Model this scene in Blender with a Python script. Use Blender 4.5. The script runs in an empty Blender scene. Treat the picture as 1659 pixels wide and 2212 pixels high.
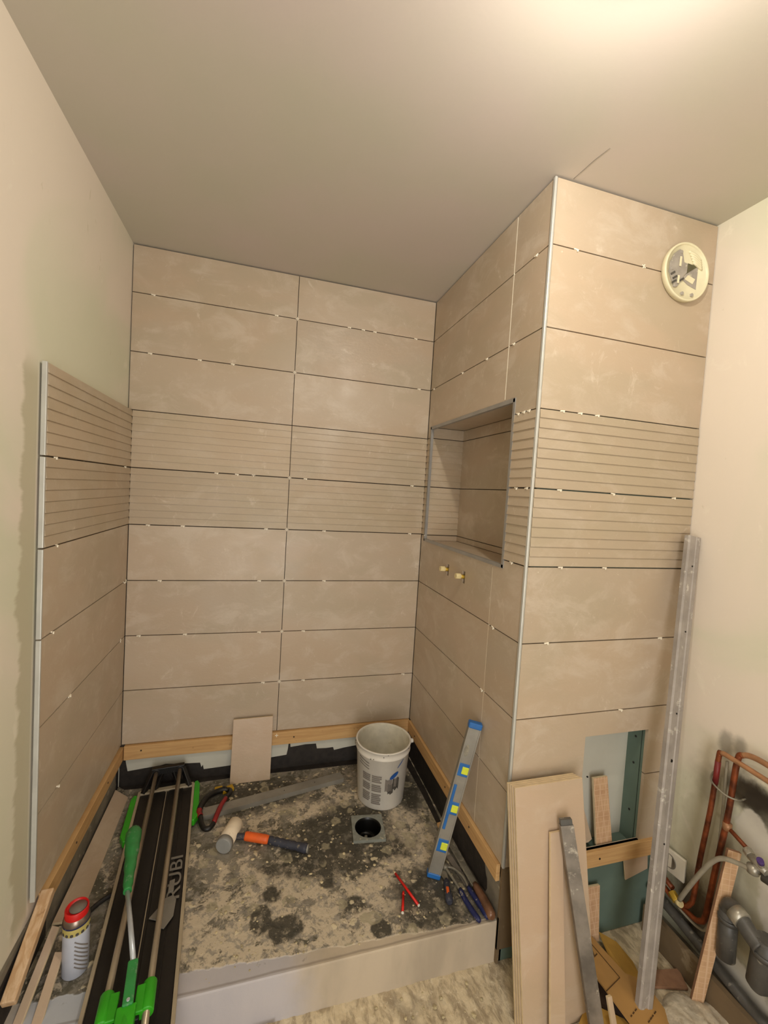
import bpy, bmesh, math, random
from mathutils import Vector, Matrix, noise
random.seed(7)
S = bpy.context.scene
COL = S.collection
V = Vector
# ------------------------------------------------------------------ camera
cam_d = bpy.data.cameras.new('camera'); cam = bpy.data.objects.new('camera', cam_d); COL.objects.link(cam)
F = V((0.2739, 0.9606, -0.0465)).normalized()
ya, pi_, ro = 0.2777, -0.0465, 0.0608
Fw = V((math.sin(ya)*math.cos(pi_), math.cos(ya)*math.cos(pi_), math.sin(pi_)))
Rt = V((math.cos(ya), -math.sin(ya), 0)); Up = Rt.cross(Fw)
R2 = math.cos(ro)*Rt + math.sin(ro)*Up; U2 = -math.sin(ro)*Rt + math.cos(ro)*Up
m = Matrix((R2, U2, -Fw)).transposed().to_4x4(); m.translation = V((0.572, -2.093, 1.546))
cam.matrix_world = m
cam_d.sensor_fit = 'HORIZONTAL'; cam_d.sensor_width = 36; cam_d.lens = 36*916.08/1659
cam_d.clip_start = 0.01
S.camera = cam
# ------------------------------------------------------------------ world, lights, exposure
w = bpy.data.worlds.new('world'); S.world = w; w.use_nodes = True
w.node_tree.nodes['Background'].inputs[0].default_value = (0.62, 0.72, 1, 1)
w.node_tree.nodes['Background'].inputs[1].default_value = 0.3
LAMP = (1.122, -1.575, 2.472)
ld = bpy.data.lights.new('bulb_light', 'POINT'); ld.energy = 20.5; ld.color = (1, 0.94, 0.83); ld.shadow_soft_size = 0.022
lo = bpy.data.objects.new('bulb_light', ld); lo.location = LAMP; COL.objects.link(lo)
# unseen fill light behind the camera, added to brighten the lower walls
ad = bpy.data.lights.new('doorway_fill', 'AREA'); ad.shape = 'RECTANGLE'; ad.size = 0.8; ad.size_y = 1.9
ad.energy = 21; ad.color = (1, 0.97, 0.93)
ao = bpy.data.objects.new('doorway_fill', ad); ao.location = (0.62, -3.08, 1.0); ao.rotation_euler = (math.radians(90), 0, 0)
COL.objects.link(ao)
S.view_settings.view_transform = 'Standard'; S.view_settings.look = 'None'
S.view_settings.exposure = 0.36; S.view_settings.gamma = 1
# ------------------------------------------------------------------ material helpers
def srgb(r, g, b):
    f = lambda c: c/12.92 if c <= .04045 else ((c+.055)/1.055)**2.4
    return (f(r/255), f(g/255), f(b/255), 1)
class NM:
    def __init__(s, name):
        s.m = bpy.data.materials.new(name); s.m.use_nodes = True; s.t = s.m.node_tree; s.n = s.t.nodes
        s.b = s.n['Principled BSDF']; s.c = s.n.new('ShaderNodeTexCoord').outputs['Object']
    def link(s, a, b): s.t.links.new(a, b)
    def mapping(s, scale=(1, 1, 1), rot=(0, 0, 0)):
        n = s.n.new('ShaderNodeMapping'); n.inputs['Scale'].default_value = scale; n.inputs['Rotation'].default_value = rot
        s.link(s.c, n.inputs[0]); return n.outputs[0]
    def noise(s, scale, detail=4, rough=.55, vec=None, dist=0):
        n = s.n.new('ShaderNodeTexNoise'); n.inputs['Scale'].default_value = scale; n.inputs['Detail'].default_value = detail
        n.inputs['Roughness'].default_value = rough; n.inputs['Distortion'].default_value = dist
        s.link(vec or s.c, n.inputs['Vector']); return n.outputs['Fac']
    def vor(s, scale, vec=None, feat='F1', rnd=1):
        n = s.n.new('ShaderNodeTexVoronoi'); n.inputs['Scale'].default_value = scale; n.feature = feat
        n.inputs['Randomness'].default_value = rnd
        s.link(vec or s.c, n.inputs['Vector']); return n.outputs['Distance']
    def ramp(s, fac, a, b, lo=0, hi=1):
        n = s.n.new('ShaderNodeMapRange'); n.interpolation_type = 'SMOOTHSTEP'
        n.inputs[1].default_value = a; n.inputs[2].default_value = b; n.inputs[3].default_value = lo; n.inputs[4].default_value = hi
        s.link(fac, n.inputs[0]); return n.outputs[0]
    def math(s, op, a, b=0.0, c=None):
        n = s.n.new('ShaderNodeMath'); n.operation = op
        for i, x in enumerate((a, b) if c is None else (a, b, c)):
            if hasattr(x, 'links'): s.link(x, n.inputs[i])
            else: n.inputs[i].default_value = x
        return n.outputs[0]
    def mix(s, fac, a, b):
        n = s.n.new('ShaderNodeMix'); n.data_type = 'RGBA'
        for k, x in ((0, fac), (6, a), (7, b)):
            if hasattr(x, 'links'): s.link(x, n.inputs[k])
            else: n.inputs[k].default_value = x
        return n.outputs[2]
    def xyz(s):
        n = s.n.new('ShaderNodeSeparateXYZ'); s.link(s.c, n.inputs[0]); return n.outputs
    def blob(s, x, y, z, rx, ry, rz, soft=.35, wob=.5, nscale=9):
        """1 inside a wobbly ellipsoid"""
        X = s.xyz(); acc = None
        for o, c, r in zip(X, (x, y, z), (rx, ry, rz)):
            if r is None: continue
            d = s.math('DIVIDE', s.math('SUBTRACT', o, c), r); d = s.math('MULTIPLY', d, d)
            acc = d if acc is None else s.math('ADD', acc, d)
        acc = s.math('SQRT', acc)
        acc = s.math('ADD', acc, s.math('MULTIPLY', s.math('SUBTRACT', s.noise(nscale, 5, .6), .5), wob*3))
        return s.ramp(acc, 1-soft, 1+soft, 1, 0)
    def bump(s, h, strength=.3, dist=.01):
        n = s.n.new('ShaderNodeBump'); n.inputs['Strength'].default_value = strength; n.inputs['Distance'].default_value = dist
        s.link(h, n.inputs['Height']); s.link(n.outputs[0], s.b.inputs['Normal'])
    def done(s, col, rough=.6, metal=0, spec=.5):
        if hasattr(col, 'links'): s.link(col, s.b.inputs['Base Color'])
        else: s.b.inputs['Base Color'].default_value = col
        if hasattr(rough, 'links'): s.link(rough, s.b.inputs['Roughness'])
        else: s.b.inputs['Roughness'].default_value = rough
        s.b.inputs['Metallic'].default_value = metal; s.b.inputs['Specular IOR Level'].default_value = spec
        return s.m
def plain(name, rgb, rough=.5, metal=0, var=.12, scale=30, dirt=None, bump=0):
    k = NM(name); c = srgb(*rgb); d = tuple(x*(1-var*2) for x in c[:3])+(1,)
    col = k.mix(k.ramp(k.noise(scale, 4), .3, .7), c, d)
    if dirt:
        col = k.mix(k.ramp(k.noise(scale*1.7, 5, .7), .58, .68, 0, .85), col, srgb(*dirt))
    if bump: k.bump(k.noise(scale*3, 5), bump, .004)
    return k.done(col, rough, metal)
M = {}
def tile_mat(name, base, smear, haze):
    k = NM(name)
    g = k.n.new('ShaderNodeNewGeometry').outputs['Random Per Island']
    b = srgb(*base)
    a = tuple(x*.90 for x in b[:3])+(1,); c2 = (b[0]*1.06, b[1]*1.05, b[2]*1.05, 1)
    col = k.mix(g, a, c2)
    col = k.mix(k.ramp(k.noise(1.7, 4, .5, k.mapping((1, 1, 2.2)), .3), .40, .62, 0, .55), col, (b[0]*1.0, b[1]*.93, b[2]*.87, 1))
    col = k.mix(k.ramp(k.noise(2.3, 4, .5, k.mapping((1, 1, 2), (.4, .3, .2)), .3), .45, .62, 0, .5), col, (b[0]*.88, b[1]*.90, b[2]*.86, 1))
    col = k.mix(k.ramp(k.noise(6, 7, .68, k.mapping((1, 1, 1.6)), .5), .47, .68, 0, .45), col, srgb(*haze))
    col = k.mix(k.ramp(k.noise(13, 7, .75, k.mapping((1, 1, .8), (.3, .2, .5)), .8), .585, .72, 0, smear), col, srgb(216, 204, 186))
    col = k.mix(k.ramp(k.noise(48, 3, .6), .73, .77, 0, .5), col, srgb(224, 214, 198))
    k.bump(k.noise(55, 6, .6, k.mapping((1, 1, 1.8))), .16, .003)
    r = k.ramp(k.noise(5, 5), .3, .7, .34, .50)
    return k.done(col, r, 0, .5)
M['tile'] = tile_mat('taupe_stone_tile', (184, 167, 145), .55, (205, 192, 174))
M['tile_rib'] = tile_mat('taupe_ribbed_tile', (183, 166, 142), .45, (194, 180, 160))
M['biscuit'] = plain('tile_biscuit', (222, 200, 162), .8, 0, .08, 40)
M['loose_tile'] = tile_mat('loose_tile_face', (190, 168, 144), .2, (200, 182, 160))
def tile_back_mat():
    k = NM('terracotta_tile_back')
    col = k.mix(k.ramp(k.noise(20, 5), .3, .7), srgb(186, 146, 110), srgb(205, 168, 130))
    x = k.vor(55, k.mapping((1, 1, 1), (0, 0, .78)), 'DISTANCE_TO_EDGE', 0)
    col = k.mix(k.ramp(x, .02, .07, .6, 0), col, srgb(222, 192, 160))
    return k.done(col, .85)
M['tile_back'] = tile_back_mat()
def plaster_mat():
    k = NM('skimmed_plaster')
    col = k.mix(k.ramp(k.noise(1.1, 4, .5, None, .8), .42, .6), srgb(228, 216, 200), srgb(214, 212, 188))
    col = k.mix(k.ramp(k.noise(5, 6, .65, k.mapping((1, 1, .6)), 1.5), .6, .7, 0, .4), col, srgb(240, 232, 214))
    col = k.mix(k.ramp(k.noise(9, 6, .65, k.mapping((1, 1, .5), (.2, 0, 0)), 1.5), .66, .72, 0, .45), col, srgb(196, 186, 158))
    k.bump(k.noise(14, 6), .08, .006)
    return k, col
k, col = plaster_mat()
# grey-green filler band beside the tiled part of the left wall (a stain with its own wavy outline)
X = k.xyz()
edge = k.math('ADD', X[1], k.math('MULTIPLY', k.math('SUBTRACT', k.noise(7, 5, .6, k.mapping((0, 0, 1))), .5), .16))
band = k.math('MULTIPLY', k.ramp(edge, -.835, -.815), k.ramp(X[1], -.76, -.75, 1, 0))
band = k.math('MULTIPLY', band, k.ramp(X[2], 1.86, 1.78))
band = k.math('MULTIPLY', band, k.ramp(X[2], .28, .34))
M['plaster_left'] = k.done(k.mix(k.math('MULTIPLY', band, .8), col, srgb(184, 176, 148)), .85)
k, col = plaster_mat()
for (y, z, ry, rz, s_) in ((-1.12, .80, .022, .04, .5), (-1.16, .81, .018, .035, .5), (-1.20, .685, .075, .05, 1.0), (-1.245, .66, .05, .06, .8),
                           (-1.08, .63, .035, .06, .4), (-1.07, .2, .07, .11, 1.0), (-1.14, .19, .05, .08, .9), (-1.28, .13, .3, .05, .6)):  # soot marks; the low ones paint in the shade of a wall cavity
    f = k.math('MULTIPLY', k.blob(0, y, z, None, ry, rz, .5, .3, 26), s_)
    col = k.mix(f, col, srgb(46, 38, 26))
col = k.mix(k.math('MULTIPLY', k.blob(0, -1.10, .42, None, .10, .30, .6, .4, 12), .45), col, srgb(128, 112, 84))
col = k.mix(k.math('MULTIPLY', k.blob(0, -1.30, .30, None, .16, .22, .6, .4, 12), .45), col, srgb(120, 106, 84))
for (y, z, ry, rz) in ((-1.22, .58, .05, .06), (-1.30, .42, .05, .12), (-1.22, .12, .09, .05)):
    col = k.mix(k.math('MULTIPLY', k.blob(0, y, z, None, ry, rz, .12, .3, 18), .8), col, srgb(206, 200, 188))
M['plaster_right'] = k.done(col, .85)
k, col = plaster_mat(); M['plaster'] = k.done(col, .85)
def ceiling_mat():
    k = NM('ceiling_paint')
    col = k.mix(k.ramp(k.noise(1.4, 4), .3, .7), srgb(206, 194, 186), srgb(199, 194, 178))
    k.bump(k.noise(120, 3), .05, .002)
    return k.done(col, .8, 0, .25)
M['ceiling'] = ceiling_mat()
def tray_mat():
    k = NM('splattered_screed')
    X = k.xyz()
    dark = srgb(60, 57, 47); mid = srgb(138, 131, 116); pale = srgb(206, 191, 166); cream = srgb(222, 208, 174)
    # warped coordinates so that splashes have ragged outlines
    wn = k.n.new('ShaderNodeTexNoise'); wn.inputs['Scale'].default_value = 34; wn.inputs['Detail'].default_value = 5
    k.link(k.c, wn.inputs['Vector'])
    wv = k.n.new('ShaderNodeVectorMath'); wv.operation = 'MULTIPLY_ADD'; k.link(wn.outputs['Color'], wv.inputs[0])
    wv.inputs[1].default_value = (.035, .035, 0); k.link(k.c, wv.inputs[2]); wc = wv.outputs[0]
    col = k.mix(k.ramp(k.noise(9, 7, .68, None, .4), .42, .58), srgb(92, 87, 72), mid)
    reg = k.blob(.78, -.76, 0, .46, .22, None, .4, .5, 7)
    reg = k.math('MAXIMUM', reg, k.blob(1.2, -.50, 0, .12, .17, None, .35, .5, 9))
    reg = k.math('MAXIMUM', reg, k.math('MULTIPLY', k.blob(.75, -.27, 0, .28, .11, None, .4, .5, 8), .75))
    pm = k.ramp(k.math('ADD', k.noise(17, 8, .74, None, .3), k.math('MULTIPLY', reg, .15)), .53, .60)
    col = k.mix(k.math('MULTIPLY', pm, .92), col, pale)
    g2 = k.ramp(k.noise(38, 6, .7, k.mapping((1, 1, 1), (0, 0, 1.1)), .3), .50, .60, 0, .8)
    col = k.mix(g2, col, k.mix(k.noise(21, 3), srgb(122, 117, 108), srgb(164, 156, 142)))
    col = k.mix(k.ramp(k.noise(70, 5, .7), .55, .66, 0, .5), col, srgb(100, 94, 78))
    dr = None
    for (x, y, a_, b_, sf, ns) in ((.93, -.55, .27, .09, .2, 11), (.97, -.43, .20, .12, .2, 13), (1.2, -.79, .13, .12, .25, 13), (.70, -.79, .055, .04, .15, 18),
                               (.625, -.74, .035, .05, .15, 18), (1.0, -.86, .035, .03, .15, 18), (.93, -.76, .04, .03, .3, 18), (.66, -.66, .03, .03, .3, 20), (.86, -.66, .03, .022, .3, 20),
                               (1.29, -.25, .05, .16, .3, 14), (.6, -.18, .25, .10, .4, 10)):
        q = k.blob(x, y, 0, a_, b_, None, sf, .5, ns); dr = q if dr is None else k.math('MAXIMUM', dr, q)
    col = k.mix(k.math('MULTIPLY', dr, k.ramp(k.noise(26, 6, .75), .36, .50, .45, .94)), col, dark)
    v = k.vor(13, wc); ring = k.math('MULTIPLY', k.ramp(v, .27, .33, 1, 0), k.ramp(k.noise(5, 2), .46, .52))
    rim = k.math('MULTIPLY', ring, k.ramp(v, .14, .22, .35, .75))
    col = k.mix(rim, col, srgb(164, 155, 128))
    v2 = k.vor(30, wc); sp = k.math('MULTIPLY', k.ramp(v2, .20, .30, 1, 0), k.ramp(k.noise(9, 3, .5, k.mapping((1, 1, 1), (0, 0, 1))), .53, .60))
    col = k.mix(k.math('MULTIPLY', sp, .85), col, cream)
    v3 = k.vor(75, wc); sp3 = k.math('MULTIPLY', k.ramp(v3, .16, .28, 1, 0), k.ramp(k.noise(15, 3), .52, .60))
    col = k.mix(k.math('MULTIPLY', sp3, .8), col, pale)
    # kerb strip along the front edge and the front face: bare pale cement
    ky = k.math('ADD', X[1], k.math('ADD', k.math('MULTIPLY', X[0], .05), k.math('MULTIPLY', k.math('SUBTRACT', k.noise(18, 4), .5), .03)))
    kerb = k.ramp(ky, -.838, -.832, 1, 0)
    kc = k.mix(k.ramp(k.noise(4, 5, .6, k.mapping((1, 1, .3))), .35, .65), srgb(168, 155, 136), srgb(192, 177, 155))
    daylight_patch = k.blob(.55, -.9, 0, .2, None, None, .4, .3, 7)
    kc = k.mix(k.math('MULTIPLY', daylight_patch, .55), kc, srgb(184, 186, 202))  # cool patch of daylight painted into the kerb colour
    bl2 = k.blob(.12, -.9, 0, .1, None, None, .4, .3, 7)
    kc = k.mix(k.math('MULTIPLY', bl2, .7), kc, srgb(186, 196, 210))
    kc = k.mix(k.ramp(k.noise(26, 6, .7, k.mapping((1, 1, .6)), .6), .66, .72, 0, .5), kc, srgb(112, 106, 98))
    ln = k.math('ADD', X[1], k.math('MULTIPLY', k.math('SUBTRACT', k.noise(9, 3), .5), .008))
    crack = k.math('MULTIPLY', k.ramp(ln, -.912, -.908), k.ramp(ln, -.906, -.902, 1, 0))
    kc = k.mix(k.math('MULTIPLY', crack, .5), kc, srgb(120, 108, 96))
    col = k.mix(kerb, col, kc)
    h = k.math('ADD', k.math('MULTIPLY', pm, .5), k.math('ADD', k.math('MULTIPLY', sp, .6), k.noise(60, 6, .7)))
    k.bump(k.math('MULTIPLY', h, k.math('SUBTRACT', 1.05, kerb)), .55, .006)
    return k.done(col, k.math('SUBTRACT', .82, k.math('MULTIPLY', dr, .2)))
M['tray'] = tray_mat()
def floor_mat():
    k = NM('trowelled_adhesive_floor')
    n = k.noise(30, 7, .66, k.mapping((1, .42, 1), (0, 0, -.12)), .35)
    col = k.mix(k.ramp(n, .40, .56), srgb(170, 154, 128), srgb(212, 196, 165))
    col = k.mix(k.ramp(k.noise(6, 6, .65), .52, .64, 0, .55), col, srgb(158, 146, 126))
    col = k.mix(k.ramp(k.noise(60, 5, .7), .58, .66, 0, .6), col, srgb(226, 214, 186))
    k.bump(n, .7, .012)
    return k.done(col, .92)
M['floor'] = floor_mat()
def wood_mat(name, a, b, axis_scale):
    k = NM(name)
    n = k.noise(14, 6, .6, k.mapping(axis_scale), 1.2)
    col = k.mix(k.ramp(n, .35, .65), srgb(*a), srgb(*b))
    col = k.mix(k.ramp(k.noise(8, 4, .6, k.mapping((3, 3, 3))), .66, .72, 0, .5), col, srgb(150, 110, 66))
    return k.done(col, .7)
M['wood'] = wood_mat('pine_batten', (206, 166, 112), (190, 148, 96), (.25, .25, 5))
M['oldwood'] = wood_mat('raw_lath', (214, 184, 148), (190, 152, 110), (3, .4, 3))
M['greenboard'] = plain('green_plasterboard', (106, 126, 114), .8, 0, .1, 5)
M['whiteboard'] = plain('white_board', (206, 204, 190), .7, 0, .06, 4)
M['cement'] = plain('grey_cement', (132, 124, 108), .9, 0, .2, 12, (170, 160, 140), .3)
M['adhesive'] = plain('tile_adhesive', (84, 74, 64), .95, 0, .25, 25)
M['membrane'] = plain('black_membrane', (44, 38, 33), .65, 0, .25, 30, None, .4)
M['trim'] = plain('brushed_aluminium_trim', (205, 205, 198), .4, .35, .06, 12)
M['trim_dull'] = plain('grey_aluminium_trim', (166, 164, 160), .45, .5, .08, 12)
M['alu'] = plain('dusty_aluminium', (168, 160, 152), .6, .2, .12, 16, (205, 200, 190))
M['alu_dark'] = plain('stained_aluminium', (146, 138, 128), .45, .4, .28, 11, (200, 192, 176))
M['galv'] = plain('galvanised_profile', (148, 144, 134), .5, .3, .1, 14)
M['rod'] = plain('chromed_rod', (176, 162, 140), .3, .6, .08, 9)
M['black'] = plain('black_metal', (26, 21, 17), .5, 0, .25, 20, None)
M['blackpl'] = plain('black_plastic', (18, 16, 14), .45, 0, .2, 30)
M['green'] = plain('bright_green_plastic', (52, 168, 24), .4, 0, .08, 20)
M['dgreen'] = plain('dark_green_handle', (50, 140, 70), .4, 0, .1, 20, (120, 150, 120))
M['silver'] = plain('silver_steel', (206, 214, 222), .3, .5, .06, 20)
M['railm'] = plain('light_rail', (186, 172, 146), .45, .3, .08, 15)
M['red'] = plain('red_plastic', (205, 26, 24), .4, 0, .06, 20)
M['dred'] = plain('dark_red_grip', (140, 30, 30), .45, 0, .1, 20)
M['pencil'] = plain('red_pencil_paint', (214, 28, 16), .35, 0, .05, 20)
M['yellow'] = plain('yellow_plastic', (190, 150, 20), .5, 0, .12, 20)
M['vial'] = plain('lime_vial', (216, 226, 70), .2, 0, .05, 40)
M['blue'] = plain('blue_plastic', (34, 104, 176), .4, 0, .08, 20)
M['dblue'] = plain('dark_blue_grip', (30, 38, 88), .5, 0, .12, 40, (190, 180, 150))
M['orange'] = plain('orange_grip', (232, 100, 34), .5, 0, .08, 30, (224, 140, 100))
M['navy'] = plain('navy_rubber', (52, 54, 66), .6, 0, .15, 40, (150, 138, 110))
M['rubber'] = plain('cream_rubber', (226, 208, 180), .6, 0, .08, 20, (206, 180, 148))
M['rubber_grey'] = plain('grey_rubber', (150, 150, 146), .6, 0, .08, 20)
M['bucket'] = plain('white_bucket_plastic', (226, 220, 208), .38, 0, .05, 14, None)
M['bucket_in'] = plain('scummed_bucket_inside', (206, 200, 180), .5, 0, .12, 14, (176, 166, 140))
M['ink'] = plain('grey_print', (128, 120, 112), .6, 0, .1, 60)
M['ink_dark'] = plain('dark_print', (84, 80, 74), .6, 0, .2, 60)
M['ink_blue'] = plain('blue_print', (28, 78, 150), .5, 0, .05, 60)
M['drain'] = plain('grey_drain_plastic', (138, 141, 132), .45, 0, .12, 40, (196, 186, 160))
M['drain_in'] = plain('black_drain_inside', (14, 13, 11), .35, 0, .2, 40)
M['white'] = plain('white_plastic', (226, 220, 204), .4, 0, .04, 10)
M['vent'] = plain('cream_vent_plastic', (232, 224, 190), .4, 0, .05, 20)
M['ventgrey'] = plain('grey_vent_inner', (168, 160, 150), .5, 0, .12, 30, (206, 200, 176))
M['ventdark'] = plain('dark_vent_slot', (96, 92, 66), .6, 0, .2, 30)
M['cardboard'] = plain('brown_cardboard', (178, 136, 78), .8, 0, .1, 8)
M['cardyellow'] = plain('ochre_cardboard', (184, 142, 62), .8, 0, .12, 8)
M['darkcard'] = plain('dark_folded_card', (62, 42, 26), .85, 0, .25, 14)
M['cardink'] = plain('printed_ink', (84, 58, 26), .8, 0, .1, 20)
M['copper'] = plain('tarnished_copper', (150, 78, 42), .48, .5, .4, 16, (84, 56, 34))
M['coppertop'] = plain('pale_copper', (190, 140, 100), .45, .4, .2, 22, (150, 140, 120))
M['tape'] = plain('burgundy_paint_mark', (120, 34, 32), .5, 0, .1, 30)
M['hose'] = plain('grey_hose', (160, 152, 134), .6, 0, .12, 24)
M['pvc'] = plain('dark_grey_pvc', (84, 82, 78), .45, 0, .15, 20, (140, 134, 122))
M['brass'] = plain('brass_fitting', (214, 178, 70), .35, .6, .12, 30)
M['brasspale'] = plain('plastered_brass_cap', (232, 214, 160), .5, .1, .1, 60)
M['chrome'] = plain('dusty_chrome_fitting', (176, 170, 156), .35, .5, .15, 30, (210, 200, 180))
M['purple'] = plain('purple_cap', (70, 44, 110), .4, 0, .05, 30)
M['spacer'] = plain('white_spacer_plastic', (246, 238, 218), .5, 0, .03, 60)
M['debris'] = plain('mortar_crumbs', (214, 198, 158), .9, 0, .25, 20)
M['canwhite'] = plain('white_can_paint', (198, 202, 214), .35, 0, .05, 14)
M['canlabel'] = plain('can_label_band', (202, 186, 110), .4, 0, .1, 30)
M['canmetal'] = plain('can_metal_dome', (150, 134, 122), .3, .8, .08, 20)
M['brownh'] = plain('varnished_brown_handle', (120, 84, 60), .3, 0, .2, 20)
M['steel'] = plain('dull_steel', (150, 144, 128), .45, .3, .2, 30, (186, 176, 150))
M['bulbglass'] = plain('opal_bulb_glass', (250, 245, 230), .4, 0, .01, 5)
M['greyplate'] = plain('grey_plastic_plate', (128, 122, 112), .5, 0, .08, 20)
M['clay'] = plain('terracotta_offcut', (150, 112, 84), .85, 0, .12, 30)
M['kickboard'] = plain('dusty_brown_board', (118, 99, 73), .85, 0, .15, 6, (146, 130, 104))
# ------------------------------------------------------------------ mesh helpers
class MB:
    def __init__(s): s.v = []; s.f = []; s.mi = []; s.sm = []; s.k = 0; s.smooth = False
    def add(s, vs, fs):
        b = len(s.v); s.v += [tuple(x) for x in vs]
        for f in fs: s.f.append(tuple(b+i for i in f)); s.mi.append(s.k); s.sm.append(s.smooth)
    def box(s, c, d, R=None):
        hx, hy, hz = (x/2 for x in d); c = V(c)
        vs = [V((x, y, z)) for x in (-hx, hx) for y in (-hy, hy) for z in (-hz, hz)]
        if R is not None: vs = [R @ p for p in vs]
        s.add([c+p for p in vs], [(0, 1, 3, 2), (4, 6, 7, 5), (0, 4, 5, 1), (2, 3, 7, 6), (0, 2, 6, 4), (1, 5, 7, 3)])
    def bb(s, x0, x1, y0, y1, z0, z1): s.box(((x0+x1)/2, (y0+y1)/2, (z0+z1)/2), (x1-x0, y1-y0, z1-z0))
    def beam(s, a, b, w, t, up=(0, 0, 1)):
        """box from a to b; w = width along the side, t = thickness along the up-ish direction"""
        a = V(a); b = V(b); d = (b-a); L = d.length; d.normalize(); sd = d.cross(V(up)).normalized(); u = sd.cross(d)
        R = Matrix((sd, d, u)).transposed(); s.box((a+b)/2, (w, L, t), R)
    def tube(s, pts, r, seg=12, caps=True, sx=1):
        pts = [V(p) for p in pts]; n = len(pts); rs = r if isinstance(r, (list, tuple)) else [r]*n
        rings = []; up = None
        for i, p in enumerate(pts):
            t = (pts[min(i+1, n-1)]-pts[max(i-1, 0)]).normalized()
            if up is None: up = t.orthogonal().normalized()
            up = (up - t*up.dot(t)).normalized(); sd = t.cross(up)
            rings.append([p+rs[i]*(math.cos(2*math.pi*j/seg)*up+math.sin(2*math.pi*j/seg)*sd) for j in range(seg)])
        vs = [q for r_ in rings for q in r_]; fs = []
        for i in range(n-1):
            for j in range(seg): fs.append((i*seg+j, i*seg+(j+1) % seg, (i+1)*seg+(j+1) % seg, (i+1)*seg+j))
        o = s.smooth; s.smooth = True; s.add(vs, fs); s.smooth = o
        if caps:
            s.add(rings[0], [tuple(reversed(range(seg)))]); s.add(rings[-1], [tuple(range(seg))])
    def lathe(s, prof, c, R=None, seg=48, a0=0, a1=2*math.pi):
        full = abs(a1-a0-2*math.pi) < 1e-6; n = seg if full else seg+1; c = V(c); vs = []
        for (r, z) in prof:
            for j in range(n):
                a = a0+(a1-a0)*j/seg; p = V((r*math.cos(a), r*math.sin(a), z)); vs.append(c+(R @ p if R is not None else p))
        fs = []
        for i in range(len(prof)-1):
            for j in range(seg):
                j2 = (j+1) % n if full else j+1; fs.append((i*n+j, i*n+j2, (i+1)*n+j2, (i+1)*n+j))
        o = s.smooth; s.smooth = True; s.add(vs, fs); s.smooth = o
    def prism(s, pts, o, ex, ey, ez, t):
        """polygon pts in plane (ex,ey) from origin o, extruded t along ez"""
        o, ex, ey, ez = V(o), V(ex), V(ey), V(ez); n = len(pts)
        a = [o+ex*p[0]+ey*p[1] for p in pts]; b = [p+ez*t for p in a]
        s.add(a+b, [tuple(reversed(range(n))), tuple(range(n, 2*n))]+[(i, (i+1) % n, n+(i+1) % n, n+i) for i in range(n)])
    def build(s, name, mats, parent=None, bevel=0, fix=True):
        me = bpy.data.meshes.new(name); me.from_pydata(s.v, [], s.f)
        for m_ in (mats if isinstance(mats, list) else [mats]): me.materials.append(M[m_])
        for p, k_, sm in zip(me.polygons, s.mi, s.sm): p.material_index = k_; p.use_smooth = sm
        if fix:
            bm = bmesh.new(); bm.from_mesh(me); bmesh.ops.remove_doubles(bm, verts=bm.verts, dist=1e-6)
            bmesh.ops.recalc_face_normals(bm, faces=bm.faces); bm.to_mesh(me); bm.free()
        o = bpy.data.objects.new(name, me); COL.objects.link(o)
        if parent:
            o.parent = parent; o.matrix_parent_inverse = parent.matrix_world.inverted() if False else Matrix.Translation(-parent.location)
        if bevel:
            b = o.modifiers.new('b', 'BEVEL'); b.width = bevel; b.segments = 2; b.limit_method = 'ANGLE'
        return o
def thing(name, label, cat, loc, group=None):
    o = bpy.data.objects.new(name, None); COL.objects.link(o); o.location = loc; o['label'] = label; o['category'] = cat
    o.empty_display_size = .05
    if group: o['group'] = group
    return o
def tag(o, label, cat, group=None, kind=None):
    o['label'] = label; o['category'] = cat
    if group: o['group'] = group
    if kind: o['kind'] = kind
    return o
def struct(o): o['kind'] = 'structure'; return o
def plab(o, label): o['label'] = label; return o
def bez(pts, n=8):
    """Catmull-Rom through pts"""
    P = [V(p) for p in pts]; P = [2*P[0]-P[1]]+P+[2*P[-1]-P[-2]]; out = []
    for i in range(1, len(P)-2):
        a, b, c, d = P[i-1:i+3]
        for k_ in range(n):
            t = k_/n; out.append(.5*((2*b)+(c-a)*t+(2*a-5*b+4*c-d)*t*t+(3*b-a-3*c+d)*t**3))
    out.append(P[-2]); return out
def text_mesh(body, size, ext=0.0006):
    cu = bpy.data.curves.new('lettering', 'FONT'); cu.body = body; cu.size = size; cu.extrude = ext; cu.align_x = 'LEFT'
    o = bpy.data.objects.new('lettering', cu); COL.objects.link(o)
    dg = bpy.context.evaluated_depsgraph_get(); dg.update()
    me = bpy.data.meshes.new_from_object(o.evaluated_get(dg)); bpy.data.objects.remove(o); return me
# ------------------------------------------------------------------ room dimensions
W, BX, D, H, T = 1.382, 2.047, -0.933, 2.541, 0.139   # return wall x, right wall x, box front y, ceiling, tray level
REAR = -3.1
Z0 = 0.3375; ROW = .25; G = .0019
def wall(name, x0, x1, y0, y1, z0, z1, mat):
    b = MB(); b.bb(x0, x1, y0, y1, z0, z1); return struct(b.build(name, mat))
wall_left = wall('wall_left', -.15, -.012, REAR-.15, .14, -.1, H+.1, 'plaster_left')
wall('wall_right', BX, BX+.15, REAR-.15, .14, -.1, H+.1, 'plaster_right')
wall_back = wall('wall_back', -.012, BX, .012, .14, -.1, H+.1, 'adhesive')
ceiling = wall('ceiling', -.012, BX, REAR, .012, H, H+.1, 'ceiling')
# rear wall with an unseen doorway at the added fill light
b = MB(); b.bb(-.012, .2, REAR-.15, REAR, 0, H); b.bb(1.04, BX, REAR-.15, REAR, 0, H); b.bb(.2, 1.04, REAR-.15, REAR, 2.05, H)
struct(b.build('wall_rear', 'plaster'))
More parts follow.
